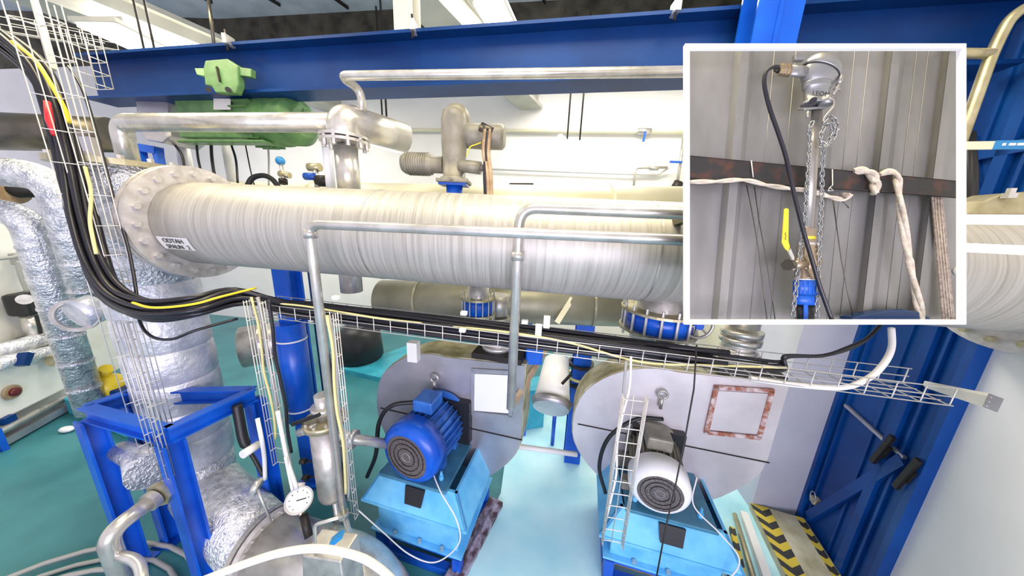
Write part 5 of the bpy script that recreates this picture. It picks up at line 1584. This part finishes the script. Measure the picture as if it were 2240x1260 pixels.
def vr(y0, y1, r0, r1, nm, m, n=24, lb=None, sm=True, x0=None):
    f = lambda y: IC(552 - 11 * (y - 830) / 222, y, 1.30)
    return part(nm, MB().cyl(f(y0), f(y1), r0, r1, n, sm), m, bv, lb)


vr(828, 892, .027, .027, 'adapter', 'nickel', 6, sm=False)
vr(862, 874, .0285, .0285, 'seal_tape', 'yellow', 20, 'yellow sealing band')
vr(890, 903, .044, .046, 'union_ring', 'steel', 8, sm=False)
vr(900, 955, .048, .050, 'upper_hex', 'nickel', 8, sm=False)
part('ball_body', MB().ball(IC(546, 976, 1.30), .058, 28, 16), 'nickel', bv)
vr(1000, 1046, .052, .055, 'lower_hex', 'nickel', 8, sm=False)
part('stem_boss', MB().cyl(IC(530, 980, 1.285), IC(478, 984, 1.27), .020, n=16), 'nickel', bv)
hd = part('lever', MB().prism([IC(*p, 1.25) for p in ((446, 742), (455, 738), (465, 744), (463, 880), (470, 905), (462, 925), (448, 912), (436, 888))], -uz * .006), 'yellow', bv, 'yellow lever grip', bevel=.002)
part('grip_print', MB().tube([IC(452, 842, 1.245), IC(447, 852, 1.245), IC(454, 858, 1.245), IC(448, 868, 1.245), IC(452, 876, 1.245)], .0012, 5), 'print', hd)
part('lever_arm', MB().prism([IC(*p, 1.25) for p in ((462, 925), (472, 912), (488, 950), (490, 1005), (478, 1005), (476, 955))], -uz * .006), 'steel', bv)
part('lever_nut', MB().cyl(IC(472, 982, 1.262), IC(458, 984, 1.256), .026, n=6, smooth=False), 'dark_pipe', bv)
# ---- coupling and hose
cp_ = thing('pipe_coupling', 'blue plastic pipe coupling below the brass valve', 'coupling', IC(538, 1155, 1.30))
FLAT.add(cp_)
f = lambda y: IC(541 - 5 * (y - 1052) / 110, y, 1.30)
part('collar', MB().cyl(f(1040), f(1054), .051, n=24), 'white_paint', cp_, 'white ring')
cu = part('nut', MB().cyl(f(1050), f(1112), .054, .052, n=28), 'coupling', cp_)
cx1, cy1_, _ = frame_of(f(1112) - f(1050))
for k in range(20):
    a_ = 2 * PI * k / 20; rd = cx1 * math.cos(a_) + cy1_ * math.sin(a_)
    part('grip_rib', MB().bar(f(1056) + rd * .053, f(1108) + rd * .052, .005, .005, up=rd), 'coupling', cu)
part('sleeve', MB().cyl(f(1112), f(1156), .049, .047, n=28), 'coupling', cp_)
ho = thing('striped_pipe', 'black plastic pipe with a blue stripe under the coupling', 'pipe', IC(536, 1222, 1.30))
FLAT.add(ho)
part('tube', MB().cyl(f(1154), IC(536, 1224, 1.30), .036, n=24), 'black', ho)
part('stripe', MB().bar(IC(536, 1155, 1.279), IC(536, 1224, 1.279), .018, .004, up=uz), 'coupling', ho, 'blue stripe')

# ---- chains: every link its own part, meshes shared
def chain(label, pts, name='chain', pitch=.0225):
    path = [V(p) for p in pts]
    # resample by arc length
    dense = smooth_path(path, 12); out = [dense[0]]; acc = 0
    for a, b in zip(dense, dense[1:]):
        seg = (b - a).length
        while acc + seg >= pitch:
            tt = (pitch - acc) / seg; a = a + (b - a) * tt; seg = (b - a).length; out.append(a); acc = 0
        acc += seg
    t = thing(name, label, 'chain', min(out, key=lambda p: p.z))
    L = pitch * .72; W2 = pitch * .30
    ring = [V((math.cos(k * PI / 6) * W2, 0, math.sin(k * PI / 6) * W2 + (L - W2 if math.sin(k * PI / 6) >= 0 else -(L - W2)))) for k in range(12)]
    me = None
    base = WM[t].translation
    for i in range(len(out) - 1):
        a, b = out[i], out[i + 1]
        d = (b - a).normalized(); x, y, _ = frame_of(d)
        an = (i % 2) * PI / 2 + .4
        X_ = x * math.cos(an) + y * math.sin(an)
        Y_ = d.cross(X_)
        if me is None:
            o = part('link', MB().tube(ring, pitch * .115, 5, closed=True), 'chain', t, local=True); me = o.data
        else:
            o = bpy.data.objects.new('link', me); COL.objects.link(o); o.parent = t
        m4 = Matrix((X_, Y_, d)).transposed().to_4x4(); m4.translation = (a + b) / 2 - base
        o.matrix_local = m4
    return t


chain('zinc chain hanging left of the sensor stem down to the bottom of the frame', [IC(x, y, 1.27) for x, y in ((566, 368), (552, 400), (556, 450), (548, 560), (540, 680), (530, 800), (516, 900), (505, 1000), (495, 1090), (486, 1160), (480, 1222))])
chain('zinc chain hanging right of the sensor stem down to the bottom of the frame', [IC(x, y, 1.27) for x, y in ((640, 470), (615, 480), (608, 560), (606, 680), (602, 780), (596, 880), (592, 980), (588, 1090), (584, 1222))])
chain('bunched loops of zinc chain below the sensor head', [IC(x, y, 1.255) for x, y in ((612, 372), (645, 345), (668, 372), (670, 410), (645, 450), (618, 470), (600, 440), (612, 400), (640, 372), (655, 400), (640, 440), (612, 480), (596, 470))])

# ---- blue enamel cap and grey knob at the edge
t = thing('blue_dome', 'dark blue rounded cap at the bottom edge of the frame', 'cap', IC(920, 1222, 1.32))
part('dome', MB().prism([IC(*p, 1.315) for p in ((738, 1222), (745, 1208), (790, 1196), (880, 1180), (960, 1174), (1030, 1184), (1070, 1204), (1088, 1222))], -uz * .06), 'cap_blue', t, bevel=.008)
solo('grey_disc', 'grey round disc half hidden by the right frame edge', 'knob', MB().ball(IC(1192, 1010, 1.35), .026, 20, 12, (ux, uy, uz), 0, PI, (.9, .95, .5)), 'cable_grey')
